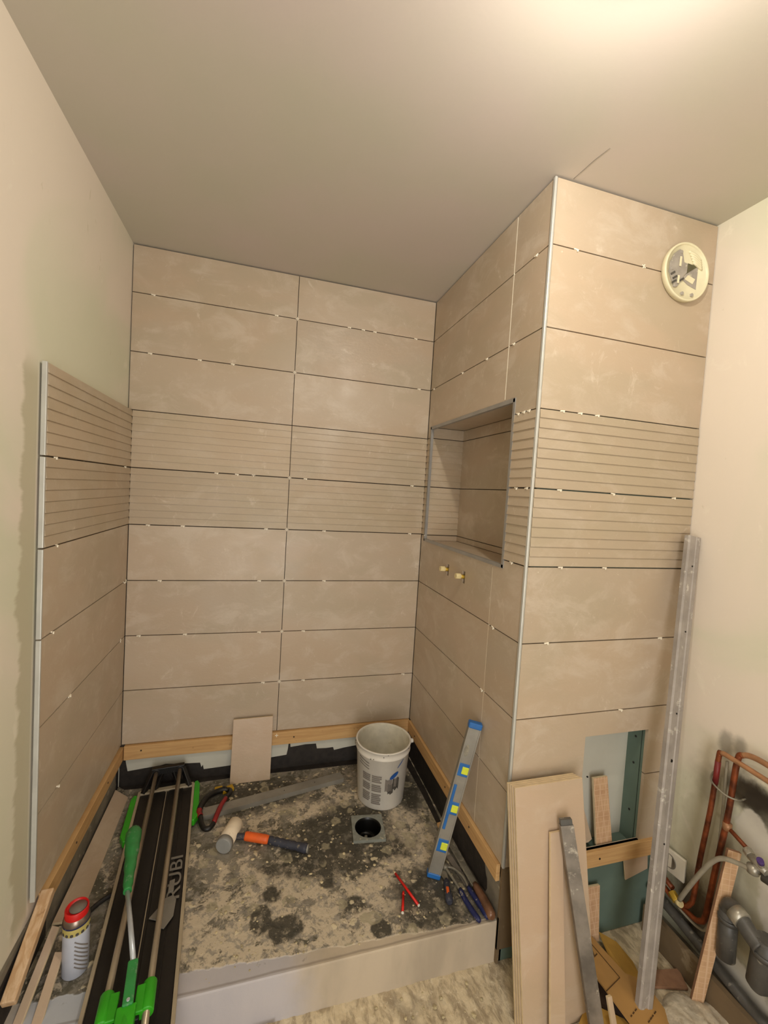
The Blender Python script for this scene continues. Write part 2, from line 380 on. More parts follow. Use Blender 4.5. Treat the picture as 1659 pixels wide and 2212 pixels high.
# hairline crack in the ceiling
b = MB(); b.tube(bez([(1.441, -.938, H), (1.444, -.98, H-.0003), (1.447, -1.02, H-.0002), (1.455, -1.066, H)]), .0009, 5)
b.build('crack', 'ink', ceiling)
# room floor: lumpy trowelled adhesive
def lumpy(x0, x1, y0, y1, step, amp, base, fn=None, seed=0, scale=30):
    b = MB(); nx = int((x1-x0)/step)+1; ny = int((y1-y0)/step)+1; vs = []
    for i in range(nx+1):
        for j in range(ny+1):
            x = x0+(x1-x0)*i/nx; y = y0+(y1-y0)*j/ny
            n_ = noise.fractal((x*scale+seed, y*scale*.55, seed), .9, 2.1, 4)
            vs.append((x, y, base+amp*n_+(fn(x, y) if fn else 0)))
    b.smooth = True
    b.add(vs, [(i*(ny+1)+j, (i+1)*(ny+1)+j, (i+1)*(ny+1)+j+1, i*(ny+1)+j+1) for i in range(nx) for j in range(ny)])
    return b
b = lumpy(-.012, BX, -1.6, -.90, .0045, .0040, -.0025)
b.bb(-.012, BX, REAR-.15, -1.598, -.05, -.001)
struct(b.build('floor', 'floor', fix=False))
# raised shower base
b = MB(); b.bb(-.012, W+.012, -.918, .012, -.1, T)
sb = b.build('shower_floor', 'tray'); struct(sb)
cut = MB(); cut.tube([(1.052, -.457, T+.05), (1.052, -.457, T-.09)], .0515, 48); cut = cut.build('cutter_shape', 'tray')
bo = sb.modifiers.new('hole', 'BOOLEAN'); bo.object = cut; bo.operation = 'DIFFERENCE'; bo.solver = 'EXACT'
bv = sb.modifiers.new('edge', 'BEVEL'); bv.width = .003; bv.limit_method = 'ANGLE'
bpy.context.view_layer.update()
me_ = bpy.data.meshes.new_from_object(sb.evaluated_get(bpy.context.evaluated_depsgraph_get())); sb.modifiers.clear(); sb.data = me_
bpy.data.objects.remove(cut)
# ------------------------------------------------------------------ tiling
def tile_piece(mb, o, eu, ev, en, u0, u1, v0, v1, prof=None, holes=(), th=.008, notch=()):
    """one tile as one island; prof = [(v, depth)] absolute; holes = (u0,u1,v0,v1)"""
    o, eu, ev, en = V(o), V(eu), V(ev), V(en)
    us = sorted({u0, u1} | {x for h in holes for x in h[:2] if u0 < x < u1})
    if prof is None: prof = [(v0, th), (v1, th)]
    vset = [p for p in prof]
    for h in holes:
        for x in h[2:]:
            if v0 < x < v1:
                for i in range(len(vset)-1):
                    a, b_ = vset[i], vset[i+1]
                    if a[0] < x < b_[0]:
                        t_ = (x-a[0])/(b_[0]-a[0]); vset.insert(i+1, (x, a[1]+(b_[1]-a[1])*t_)); break
    nu, nv = len(us), len(vset); idx = {}; vs = []; fs = []
    def vid(i, j, back):
        key = (i, j, back)
        if key not in idx:
            idx[key] = len(vs); vs.append(o+eu*us[i]+ev*vset[j][0]+en*(-.004 if back else vset[j][1]))
        return idx[key]
    def inside(i, j):
        if not (0 <= i < nu-1 and 0 <= j < nv-1): return False
        uc = (us[i]+us[i+1])/2; vc = (vset[j][0]+vset[j+1][0])/2
        for h in holes:
            if h[0] < uc < h[1] and h[2] < vc < h[3]: return False
            if abs(vset[j][0]-vset[j+1][0]) < 1e-9 and h[0] < uc < h[1] and h[2] <= vc <= h[3]: return False
        return True
    for i in range(nu-1):
        for j in range(nv-1):
            if not inside(i, j): continue
            fs.append((vid(i, j, 0), vid(i+1, j, 0), vid(i+1, j+1, 0), vid(i, j+1, 0)))
            for di, dj, p, q in ((-1, 0, (i, j), (i, j+1)), (1, 0, (i+1, j), (i+1, j+1)), (0, -1, (i, j), (i+1, j)), (0, 1, (i, j+1), (i+1, j+1))):
                if not inside(i+di, j+dj): fs.append((vid(*p, 0), vid(*q, 0), vid(*q, 1), vid(*p, 1)))
    mb.add(vs, fs)
def rib_prof(v0, v1, k_, lo, hi):
    """8 sloping strips per full row, clipped to lo..hi"""
    out = []; st = ROW/8; base = Z0+ROW*k_
    for i in range(8):
        a = base+i*st; b_ = a+st
        p = [(a+.0002, .008), (a+.0030, .0082), (a+.0032, .0115), (b_, .0088)]
        out += p
    out = [(min(max(v, lo), hi), d) for v, d in out]
    res = [(lo, .0085)]
    for v, d in out:
        if v > res[-1][0]+1e-7 or (v == res[-1][0] and lo < v < hi): res.append((v, d))
    if res[-1][0] < hi: res.append((hi, .0088))
    return res
def tiling(name, parent, o, eu, en, cols, rows, ribbed, holes=(), top=None):
    mb = MB()
    for k_ in rows:
        v0 = Z0+ROW*k_+G; v1 = min(Z0+ROW*(k_+1)-G, (top or 9))
        for (a, b_) in cols(k_):
            hs = [h for h in holes if h[0] < b_ and h[1] > a and h[2] < v1 and h[3] > v0]
            rib = ribbed and k_ in (4, 5)
            mb.k = 1 if rib else 0
            tile_piece(mb, o, eu, (0, 0, 1), en, a+G*.8, b_-G*.8, v0, v1, rib_prof(v0, v1, k_, v0, v1) if rib else None, hs)
    ob = mb.build(name, ['tile', 'tile_rib'], parent)
    return ob
TOPZ = H-.006
# back wall: tile face sits at y = 0
tiling('tile_cladding', wall_back, (0, .008, 0), (1, 0, 0), (0, -1, 0), lambda k_: [(.006 if k_ < 6 else -.0095, .686), (.686, W-.001)], range(0, 9), True, (), TOPZ)
# left wall: tiled only up to the ribbed band
tiling('tile_cladding', wall_left, (-.003, 0, 0), (0, 1, 0), (1, 0, 0), lambda k_: [(-.746, -.001)], range(0, 6), True)
b = MB(); b.bb(-.012, -.005, -.738, -.001, Z0+.005, 1.832); b.build('adhesive_bed', 'cement', wall_left)
# partition box: return wall (with niche) and front face (with hatch)
NI = (-.803, -.042, 1.309, 1.893); HA = (1.667, 1.94, .34, .753)
box = MB()
xs = W+.012
E_ = .010
box.bb(xs, xs+.012, NI[1]+E_, .012, 0, H); box.bb(xs, xs+.012, D+.012, NI[0]-E_, 0, H)
box.bb(xs, xs+.012, NI[0]-E_, NI[1]+E_, 0, NI[2]-E_); box.bb(xs, xs+.012, NI[0]-E_, NI[1]+E_, NI[3]+E_, H)
partition = struct(box.build('wall_partition', 'adhesive'))
fr = MB(); yf = D+.012
fr.bb(xs, HA[0], yf, yf+.012, 0, H); fr.bb(HA[1], BX, yf, yf+.012, 0, H); fr.bb(HA[0], HA[1], yf, yf+.012, HA[3], H); fr.bb(HA[0], HA[1], yf, yf+.012, 0, .31)
fr.build('plasterboard_front', 'greenboard', partition)
tiling('tile_cladding', partition, (W+.008, 0, 0), (0, 1, 0), (-1, 0, 0), lambda k_: [(D+.004, -.733), (-.733, -.002)], range(0, 9), True,
       [NI, (-.352-.012, -.352+.012, 1.19, 1.24), (-.511-.012, -.511+.012, 1.19, 1.24)], TOPZ)
tiling('tile_cladding', partition, (0, D+.008, 0), (1, 0, 0), (0, -1, 0),
       lambda k_: [(W+.006, 1.90), (1.90, BX-.002)] if k_ == 1 and False else [(W+.006, BX-.002)], range(0, 9), True, [HA], TOPZ)
b = MB()
for z0_, z1_ in ((.003, .16),): b.bb(W+.002, W+.012, D+.004, -.918, z0_, z1_)
b.build('return_face', 'kickboard', partition)
b = MB(); b.bb(W+.002, 1.46, D+.004, D+.0125, .05, Z0-.003); b.build('front_shade_board', 'kickboard', partition)  # brown board added for the shadow beside the leaning tiles
b = MB(); b.bb(W-.0004, W+.006, -.7350, -.7315, 1.900, H-.01); b.bb(W+.001, W+.006, -.7350, -.7315, Z0, 1.30); b.build('joint_filler', 'spacer', partition)
# dark adhesive bed edges behind joints are the wall bodies; corner trim
b = MB(); b.bb(W-.003, W+.006, D-.002, D+.009, Z0+.0, H-.004)
struct(b.build('trim_1', 'trim', bevel=.002))
b = MB()
for z0_, z1_ in ((Z0+.002, 1.0855), (1.089, 1.3355), (1.3395, 1.5855), (1.5895, 1.8375)): b.bb(-.006, .0065, -.7525, -.7455, z0_, z1_)
struct(b.build('trim_2', 'trim', bevel=.0015))
# niche: five tiled faces and a mitred metal frame
ND = 1.565
b = MB()
b.k = 1; tile_piece(b, (0, NI[1]+.008, 0), (1, 0, 0), (0, 0, 1), (0, -1, 0), W+.010, ND, 1.3375+G, 1.5875-G, rib_prof(0, 0, 4, 1.3375+G, 1.5875-G))
tile_piece(b, (0, NI[1]+.008, 0), (1, 0, 0), (0, 0, 1), (0, -1, 0), W+.010, ND, 1.5875+G, 1.8375-G, rib_prof(0, 0, 5, 1.5875+G, 1.8375-G))
b.k = 0; tile_piece(b, (0, NI[1]+.008, 0), (1, 0, 0), (0, 0, 1), (0, -1, 0), W+.010, ND, 1.8375+G, NI[3]-.002)
tile_piece(b, (0, NI[1]+.008, 0), (1, 0, 0), (0, 0, 1), (0, -1, 0), W+.010, ND, NI[2]+.001, 1.3375-G)
for z0_, z1_ in ((NI[2], 1.3375), (1.3375, 1.5875), (1.5875, 1.8375), (1.8375, NI[3])):
    tile_piece(b, (ND+.008, 0, 0), (0, 1, 0), (0, 0, 1), (-1, 0, 0), NI[0], NI[1], z0_+G, z1_-G)
tile_piece(b, (0, NI[0]-.008, 0), (1, 0, 0), (0, 0, 1), (0, 1, 0), W+.010, ND, NI[2], NI[3])
tile_piece(b, (0, 0, NI[2]-.008), (0, 1, 0), (1, 0, 0), (0, 0, 1), NI[0], NI[1], W+.010, ND)
tile_piece(b, (0, 0, NI[3]+.008), (0, 1, 0), (1, 0, 0), (0, 0, -1), NI[0], NI[1], W+.010, ND)
nl = b.build('niche_lining', ['tile', 'tile_rib'], partition)
b = MB(); b.bb(ND+.006, ND+.012, NI[0]-.02, NI[1]+.02, NI[2]-.02, NI[3]+.02)
b.bb(W+.024, ND+.01, NI[0]-.02, NI[0]-.012, NI[2]-.02, NI[3]+.02); b.bb(W+.024, ND+.01, NI[1]+.012, NI[1]+.02, NI[2]-.02, NI[3]+.02)
b.bb(W+.024, ND+.01, NI[0]-.02, NI[1]+.02, NI[3]+.012, NI[3]+.02); b.bb(W+.024, ND+.01, NI[0]-.02, NI[1]+.02, NI[2]-.02, NI[2]-.012)
b.build('niche_shell', 'adhesive', partition)
b = MB(); t_ = .0125
b.bb(W-.003, W+.010, NI[0]-.001, NI[0]+t_-.001, NI[2], NI[3]); b.bb(W-.003, W+.010, NI[1]-t_+.001, NI[1]+.001, NI[2], NI[3])
b.bb(W-.003, W+.010, NI[0], NI[1], NI[3]-t_, NI[3]+.002); b.bb(W-.003, W+.010, NI[0], NI[1], NI[2]-.002, NI[2]+t_-.002)
struct(b.build('trim_3', 'trim_dull'))
# hatch recess
b = MB(); b.bb(1.60, HA[1]+.02, -.85, -.842, .26, .78); b.build('hatch_panel', 'whiteboard', partition)
b = MB(); b.bb(HA[1], HA[1]+.012, yf+.01, -.85, .26, .78); b.bb(1.60, HA[1], yf+.012, -.85, .76, .78); b.bb(1.60, HA[1], yf+.012, -.85, .29, .303)
b.bb(1.60, 1.61, yf+.01, -.85, .26, .78)
b.build('hatch_lining', 'greenboard', partition)
b = MB(); b.smooth = False
for (y, z) in ((-.885, .70), (-.885, .60), (-.885, .42)): b.tube([(HA[1]+.001, y, z), (HA[1]-.002, y, z)], .004, 8)
for (x, z) in ((1.80, .262), (1.70, .60)): b.tube([(x, yf+.001, z), (x, yf-.002, z)], .003, 8)
b.build('screw', 'blackpl', partition)
# skirting zone under the battens
b = MB(); b.bb(-.012, W+.012, .0065, .012, T, .30); b.build('backing_board', 'whiteboard', wall_back)
b = MB()
jag = [(.0, .282), (.02, .285), (.025, .25), (.033, .208), (.1, .214), (.166, .219), (.19, .224), (.25, .218), (.339, .212), (.345, .19), (.352, .2), (.356, .178), (.475, .182), (.49, .2), (.56, .212),
       (.60, .205), (.664, .20), (.74, .205), (.745, .232), (.748, .262), (.756, .262), (.758, .243), (.80, .246), (.83, .249), (.885, .247), (.891, .221), (.94, .218), (.974, .219), (.98, .203), (1.03, .21), (1.084, .215), (1.2, .22), (1.33, .23), (1.345, .28), (W+.01, .28)]
pts = [(x, z) for x, z in jag]+[(W+.01, T-.002), (0, T-.002)]
b.prism(pts, (0, .0068, 0), (1, 0, 0), (0, 0, 1), (0, -1, 0), .0018); b.build('membrane_strip', 'membrane', wall_back)
b = MB(); b.bb(W+.004, W+.012, D+.015, .01, T-.001, .29); b.build('lower_render', 'cement', partition)
b = MB()
pts = [(-.0, .285), (-.0, T-.002), (-.45, T-.002), (-.6, T-.002), (-.7, .146), (-.74, .15), (-.80, .155), (-.835, .165), (-.845, .185), (-.84, .215), (-.83, .225), (-.82, .25), (-.82, .285)]
b.prism(pts, (W+.005, 0, 0), (0, 1, 0), (0, 0, 1), (-1, 0, 0), .0018); b.build('membrane_strip', 'membrane', partition)
b = MB(); b.bb(-.012, -.004, -1.05, .006, T-.001 if False else 0.0, .282); b.build('lower_render', 'cement', wall_left)
b = MB()
pts = [(0.0, .275), (-.02, .28), (-.03, .2), (-.022, .17), (-.035, T-.002), (0, T-.002)]
b.prism(pts, (-.004, 0, 0), (0, 1, 0), (0, 0, 1), (1, 0, 0), .0018)
pts = [(-.66, .25), (-.72, .262), (-.80, .27), (-.86, .262), (-.93, .25), (-.97, .22), (-.985, .16), (-.97, .10), (-.9, .12), (-.84, .14), (-.66, .145)]
b.prism(pts, (-.004, 0, 0), (0, 1, 0), (0, 0, 1), (1, 0, 0), .0018)
b.build('membrane_strip', 'membrane', wall_left)
# membrane and grout on tray along the back
b = MB(); b.prism([(.0, .006), (1.38, .006), (1.38, -.30), (1.372, -.5), (1.365, -.62), (1.35, -.55), (1.352, -.3), (1.345, -.08), (1.30, -.035), (.9, -.03), (.55, -.022), (.3, -.03), (.03, -.02)], (0, 0, T), (1, 0, 0), (0, 1, 0), (0, 0, 1), .0012)
b.build('membrane_flap', 'membrane', sb)
# ------------------------------------------------------------------ support battens nailed under the first tile row
def batten(label, x0, x1, y0, y1, z0, z1, nails, mat='wood', gp='support battens under the first tile row'):
    t = thing('wooden_batten', label, 'wooden batten', ((x0+x1)/2, (y0+y1)/2, z0), gp)
    b = MB(); b.bb(x0, x1, y0, y1, z0, z1); b.build('board', mat, t, .0015)
    for (p, q) in nails:
        b = MB(); b.tube([p, q], .0035, 8); b.build('nail_head', 'blackpl', t)
batten('long pine batten fixed along the back wall under the tiles', .02, W-.004, -.014, .006, .272, Z0-.001, [((x, -.0135, z), (x, -.0155, z)) for x, z in ((.09, .312), (.77, .306), (1.2, .31))])
batten('pine batten fixed to the return wall behind the spirit level', W-.012, W+.003, -.915, -.015, .278, Z0-.001, [((W-.0115, y, .31), (W-.0135, y, .31)) for y in (-.12, -.50, -.72)])
batten('pine batten fixed along the side wall beside the tile cutter', -.003, .016, -.71, .006, .268, Z0-.012, [((.0155, y, .30), (.0175, y, .30)) for y in (-.2, -.5)])
batten('short thick pine batten across the access hatch on the partition', 1.69, 2.012, -.945, -.9225, .283, .340, [((1.76, -.9445, .312), (1.76, -.9465, .312))])
# ------------------------------------------------------------------ spacers and wedges
bc = MB(); bc.box((0, 0, 0), (.016, .002, .0028)); bc.box((0, 0, 0), (.0028, .002, .016))
cross_me = bc.build('tile_spacer', 'spacer'); CM = cross_me.data; bpy.data.objects.remove(cross_me)
bd = MB(); bd.box((0, 0, 0), (.017, .003, .0036)); bd.box((.004, -.0012, -.003), (.004, .003, .006))
dash = bd.build('tile_wedge', 'spacer'); DM = dash.data; bpy.data.objects.remove(dash)
def spacer(me, loc, rz, lab, grp, tilt=0):
    o = bpy.data.objects.new('tile_spacer', me); COL.objects.link(o); o.location = loc; o.rotation_euler = (0, tilt, rz)
    tag(o, lab, 'tile spacer', grp)
BK = [(.073, 2.3375), (.591, 2.3375), (.936, 2.3375), (1.006, 2.3375), (1.065, 2.3375), (1.281, 2.3375), (.068, 2.0875), (.268, 2.0875), (.408, 2.0875), (1.316, 2.0875), (.447, 1.5875),
      (.358, 1.5875), (.762, 1.5875), (1.311, 1.5875), (.083, 1.3375), (.225, 1.3375), (.589, 1.3375), (.866, 1.3375), (1.315, 1.3375), (.138, 1.0875), (.569, 1.0875), (.879, 1.0875), (.252, .8375),
      (.58, .8375), (.79, .8375), (.061, .8375), (.609, .5875), (.802, .5875), (1.327, .5875)]
NTH = ('first', 'second', 'third', 'fourth', 'fifth', 'sixth', 'seventh', 'eighth', 'ninth')
def row_of(z): return NTH[min(8, int(round((2.3375-z)/.25)))]
def labelled(pts, key, fmt, place):
    rows = {}
    for p in sorted(pts, key=key): rows.setdefault(row_of(p[1]), []).append(p)
    for rw, ps in rows.items():
        for i, p in enumerate(ps): place(p, fmt.format(NTH[i], rw))
labelled(BK, lambda p: p[0], '{0} white wedge from the side wall in the {1} back wall joint below the ceiling',
    lambda p, l: spacer(DM, (p[0], -.0012, p[1]+random.uniform(-.0008, .0008)), 0, l, 'white wedges in the back wall joints', random.uniform(-.1, .1)))
for z in (2.3375, 2.0875, 1.5875, 1.3375, 1.0875, .8375, .5875, .322):
    spacer(CM, (.686+random.uniform(-.001, .001), -.0015 if z > .33 else -.0155, z), 0, 'white cross spacer on the back wall where the vertical joint meets the '+row_of(z)+' horizontal joint', 'white crosses up the back wall joint')
spacer(CM, (.521, -.0015, 1.589), 0, 'white cross spacer alone between ribbed tiles, away from the vertical joint', 'lone crosses')
labelled([(-.861, 2.3375), (-.764, 2.0875), (-.579, 2.0875), (-.765, 1.0875), (-.824, 1.8375), (-.856, 1.8375), (-.884, 1.8375), (-.845, 1.5875), (-.904, 1.5875), (-.85, 1.3375), (-.045, 2.0875), (-.719, .8375), (-.369, 2.0875), (-.045, 1.3375)], lambda p: -p[0], '{0} white wedge from the back corner in the {1} niche wall joint below the ceiling',
    lambda p, l: spacer(DM, (W-.0012, p[0], p[1]), -math.pi/2, l, 'white wedges in the niche wall joints', random.uniform(-.25, .25)))
labelled([(1.474, 2.3375), (1.47, 1.8375), (1.537, 1.8375), (1.604, 1.8375), (1.482, 1.5875), (1.693, 1.5875), (1.956, 1.5875), (1.509, 1.3375), (1.684, 1.3375), (1.952, 1.0875), (1.479, 1.0875), (1.805, .8375)], lambda p: p[0], '{0} white wedge from the metal corner trim in the {1} vent wall joint',
    lambda p, l: spacer(DM, (p[0], D-.0012, p[1]), 0, l, 'white wedges in the vent wall joints', random.uniform(-.2, .2)))
spacer(CM, (1.738, D-.002, 2.3385), 0, 'tilted white cross spacer in the joint beside the round vent', 'lone crosses', .5)
labelled([(-.691, 1.5875), (-.074, 1.5875), (-.672, 1.3375), (-.035, 1.0875), (-.684, 1.0875), (-.558, .8375), (-.623, .5875)], lambda p: -p[0], '{0} white wedge from the back corner in the {1} joint level of the side wall',
    lambda p, l: spacer(DM, (.0062, p[0], p[1]), math.pi/2, l, 'white wedges in the side wall joints', random.uniform(-.4, .4)))
spacer(CM, (.0065, -.012, 1.0875), math.pi/2, 'white cross spacer in the back corner of the side wall, upper of two', 'lone crosses')
spacer(CM, (.0065, -.059, .8375), math.pi/2, 'white cross spacer near the back corner of the side wall, lower of two', 'lone crosses')
# ------------------------------------------------------------------ round vent on the partition
VX, VZ = 1.904, 2.346
t = thing('air_vent', 'round cream air vent collar without its cover high on the partition', 'air vent', (VX, D, VZ))
Rv = Matrix.Rotation(math.radians(90), 3, 'X')   # local z -> -y
b = MB(); b.lathe([(.090, 0), (.0945, .003), (.0955, .016), (.0945, .0195), (.0905, .0200), (.0885, .0165), (.087, .0125), (.0, .0125)], (VX, D-.0005, VZ), Rv, 64)
b.build('collar', 'vent', t)
def vp(name, pts, y, th_, mat, bev=0):
    b = MB(); b.prism(pts, (VX, D-y, VZ), (1, 0, 0), (0, 0, 1), (0, -1, 0), th_); return b.build(name, mat, t, bev)
vp('damper_plate', [(-.062, -.035), (-.074, -.01), (-.073, .02), (-.058, .05), (-.036, .068), (-.026, .066), (-.018, .045), (-.014, .03), (.002, .028), (.001, -.002), (-.010, -.012), (-.022, -.035), (-.036, -.055), (-.05, -.05)], .0125, .004, 'ventgrey', .001)
vp('duct_wall', [(.003, .030), (.050, .026), (.048, -.048), (.012, -.040), (-.018, -.024), (.001, -.004)], .0127, .0016, 'ventgrey')
vp('duct_opening', [(.004, .030), (.046, .027), (.002, -.004)], .0145, .0010, 'ventdark')
vp('duct_flap', [(.008, -.008), (.040, -.016), (.030, -.034), (-.006, -.024)], .0145, .0012, 'vent')
b = MB(); b.beam((VX-.032, D-.0185, VZ+.044), (VX-.033, D-.0185, VZ+.012), .0075, .003, (0, -1, 0)); b.build('latch_bar', 'vent', t, .001)
b = MB(); b.beam((VX-.035, D-.0185, VZ-.018), (VX-.036, D-.0185, VZ-.044), .0075, .003, (0, -1, 0)); b.build('latch_bar', 'vent', t, .001)
for dx, dz in ((-.030, .060), (-.012, -.072), (.030, -.070), (-.046, -.052), (-.064, .0)):
    b = MB(); b.tube([(VX+dx, D-.010, VZ+dz), (VX+dx, D-.0185, VZ+dz)], .0055, 12); b.build('screw_post', 'ventgrey', t)
for i, (dx, dz) in enumerate(((-.060, -.014), (-.050, -.026), (-.052, -.040), (-.020, -.028))):
    b = MB(); b.beam((VX+dx-.008, D-.018, VZ+dz-.006), (VX+dx+.008, D-.018, VZ+dz+.005), .006, .003, (0, -1, 0)); b.build('clip', 'ink_dark', t, .001)
b = MB()
for i in range(5): b.tube(bez([(VX+.004+i*.006, D-.013, VZ+.070-i*.008), (VX+.03, D-.018, VZ+.060-i*.007), (VX+.058+i*.002, D-.0135, VZ+.050-i*.007)], 5), .0045, 8)
b.build('mesh_guard', 'vent', t)
# ------------------------------------------------------------------ water outlets under the niche
for (y, lab) in ((-.345, 'capped brass water outlet under the niche, nearer the back wall'), (-.504, 'capped brass water outlet under the niche, nearer the metal corner trim')):
    t = thing('water_outlet', lab, 'water outlet', (W, y, 1.218), 'capped outlets under the niche')
    b = MB(); b.tube([(W+.02, y-.006, 1.215), (W-.028, y-.006, 1.219)], .0085, 14); b.build('pipe_stub', 'brass', t)
    b = MB(); b.tube([(W-.012, y-.006, 1.219), (W-.016, y-.006, 1.219), (W-.036, y-.006, 1.22)], [.010, .0125, .0125], 6); b.build('cap', 'brasspale', t, .001)
# ------------------------------------------------------------------ drain
DC = V((1.052, -.457, T))
t = thing('floor_drain', 'square grey floor drain with round black opening in the tray', 'floor drain', DC)
Rz = Matrix.Rotation(math.radians(-7), 3, 'Z')
b = MB(); n_ = 48; hs = .066; vs = []; fs = []
for j in range(n_):
    a = 2*math.pi*j/n_; c_, s_ = math.cos(a), math.sin(a); q = hs/max(abs(c_), abs(s_))
    vs.append(DC+Rz @ V((c_*q, s_*q, .012))); vs.append(DC+Rz @ V((c_*.055, s_*.055, .012))); vs.append(DC+Rz @ V((c_*q, s_*q, -.002))); vs.append(DC+Rz @ V((c_*.052, s_*.052, .002)))
for j in range(n_):
    k_ = (j+1) % n_; fs += [(4*j, 4*k_, 4*k_+1, 4*j+1), (4*j, 4*j+2, 4*k_+2, 4*k_), (4*j+1, 4*k_+1, 4*k_+3, 4*j+3)]
b.add(vs, fs); b.build('drain_plate', 'drain', t)
b = MB(); b.lathe([(.0545, .0105), (.0535, .0095), (.050, .0), (.0495, -.04), (.044, -.055), (0, -.055)], DC, None, 48); b.lathe([(.030, -.054), (.030, -.035), (.026, -.035), (.025, -.054)], DC+V((-.005, .004, 0)), None, 30); b.build('drain_cup', 'drain_in', t)
b = MB(); b.lathe([(.0, -.028), (.006, -.030), (.008, -.054)], DC+V((-.005, .004, 0)), None, 14); b.build('strainer_knob', 'steel', t)
# ------------------------------------------------------------------ bucket
BC = V((1.157, -.268, T)); RB, RT_, HB = .106, .124, .272
t = thing('bucket', 'open white plastic adhesive bucket with grey printed label behind the drain', 'bucket', BC)
b = MB(); b.lathe([(0, .001), (RB-.004, .001), (RB, .006), (RB+(RT_-RB)*.86, HB*.86), (RT_, HB*.865), (RT_+.002, HB*.88), (RT_-.001, HB*.9), (RT_+.001, HB*.985), (RT_+.004, HB*.99), (RT_+.0035, HB+.001), (RT_-.003, HB+.001)], BC, None, 72)
b.k = 1; b.lathe([(RT_-.003, HB+.001), (RT_-.006, HB-.006), (RB-.003, .05), (0, .05)], BC, None, 72)
b.build('bucket_body', ['bucket', 'bucket_in'], t)
def on_bucket(a, z, off=.0012):
    r = RB+(RT_-RB)*z/HB+off; return BC+V((r*math.cos(a), r*math.sin(a), z))
def label_patch(a0, a1, z0, z1, mat, name, wob=0):
    b = MB(); n1 = max(2, int((a1-a0)/.05)); vs = []
    for i in range(n1+1):
        a = a0+(a1-a0)*i/n1; vs += [on_bucket(a, z0+wob*math.sin(i*2.1)), on_bucket(a, z1+wob*math.cos(i*1.7))]
    b.add(vs, [(2*i, 2*i+2, 2*i+3, 2*i+1) for i in range(n1)]); return b.build(name, mat, t, fix=False)
# angles: camera sits towards (-.30,-.95)
ca = math.atan2(-2.093-BC.y, .572-BC.x)
for (a0, a1, rows_) in ((-.78, -.42, 15), (-.36, .02, 16)):
    lines = MB()
    for r_ in range(rows_):
        z1 = .165-r_*.0085; 
        if r_ in (4, 9): continue
        a1_ = a1-random.uniform(0, .1) if r_ % 3 == 2 else a1
        n1 = 6; vs = []
        for i in range(n1+1):
            a = ca+a0+(a1_-a0)*i/n1; vs += [on_bucket(a, z1-.0058), on_bucket(a, z1)]
        lines.add(vs, [(2*i, 2*i+2, 2*i+3, 2*i+1) for i in range(n1)])
    lines.build('printed_text', 'ink', t, fix=False)
lines = MB()
for r_ in range(3):
    vs = []
    for i in range(7):
        a = ca-.98+.5*i/6; z1 = .228-r_*.013-.002*i; vs += [on_bucket(a, z1-.004), on_bucket(a, z1)]
    lines.add(vs, [(2*i, 2*i+2, 2*i+3, 2*i+1) for i in range(6)])
lines.build('printed_text', 'ink', t, fix=False)
label_patch(ca+.16, ca+.44, .095, .150, 'ink', 'printed_picture', .003)
label_patch(ca+.28, ca+.50, .082, .128, 'ink_dark', 'printed_picture', .004)
label_patch(ca+.46, ca+.74, .098, .150, 'ink_dark', 'printed_picture', .006)
label_patch(ca+.52, ca+.62, .112, .150, 'ink', 'printed_picture', .003)
def bucket_oval(ac, zc, ra, rz_, mat, name, tilt=0):
    b = MB(); vs = [on_bucket(ac+ra*math.cos(a)*1., zc+rz_*math.sin(a)+tilt*math.cos(a), .0018) for a in [2*math.pi*i/20 for i in range(20)]]
    b.add(vs, [tuple(range(20))]); return b.build(name, mat, t, fix=False)
bucket_oval(ca+.50, .166, .17, .011, 'ink_blue', 'printed_oval', .011)
bucket_oval(ca+.74, .214, .14, .003, 'ink_blue', 'printed_stroke', .017)
b = MB(); b.tube([BC+V((RT_, -.012, HB*.93)), BC+V((RT_+.017, -.014, HB*.93))], [.011, .009], 14); b.build('handle_lug', 'bucket', t)
b = MB()
hp = [BC+V((RT_*math.cos(a)*1.05, RT_*math.sin(a)*1.05, HB*.93-.02*math.sin((a-.0)/math.pi*math.pi) if a < math.pi else HB*.93)) for a in [math.pi*i/20 for i in range(21)]]
b.tube(hp, .0018, 6); b.build('wire_handle', 'steel', t)
for i in range(9):
    a = ca+random.uniform(-1.5, 1.5); z = random.uniform(.24, .27)
    p = BC+V(((RT_+.004)*math.cos(a), (RT_+.004)*math.sin(a), z)); rr = random.uniform(.0015, .0035)
    b = MB(); b.lathe([(0, -rr*.6), (rr, 0), (0, rr*.6)], p, None, 7); b.build('mortar_splash', 'ink_dark', t)
# ------------------------------------------------------------------ loose tiles helper
def slab(name, label, cat, corners, th, mats=('loose_tile', 'biscuit'), group=None, bevel=.001):
    """corners: 4 world points of the visible face (counter-clockwise seen from outside), thickness behind it"""
    P = [V(p) for p in corners]; n_ = (P[1]-P[0]).cross(P[3]-P[0]).normalized(); Q = [p-n_*th for p in P]
    b = MB(); b.add(P+Q, [(0, 1, 2, 3), (7, 6, 5, 4)]); b.k = 1
    b.add(P+Q, [(i, (i+1) % 4, 4+(i+1) % 4, 4+i) for i in range(4)])
    o = b.build(name, list(mats), None, bevel); return tag(o, label, cat, group)
# scrap tile leaning on back wall batten
slab('tile_offcut', 'square beige tile offcut leaning on the back wall batten beside the cutter', 'tile', [(.480, -.072, T+.001), (.662, -.072, T+.001), (.664, -.026, .427), (.482, -.026, .425)], .009)
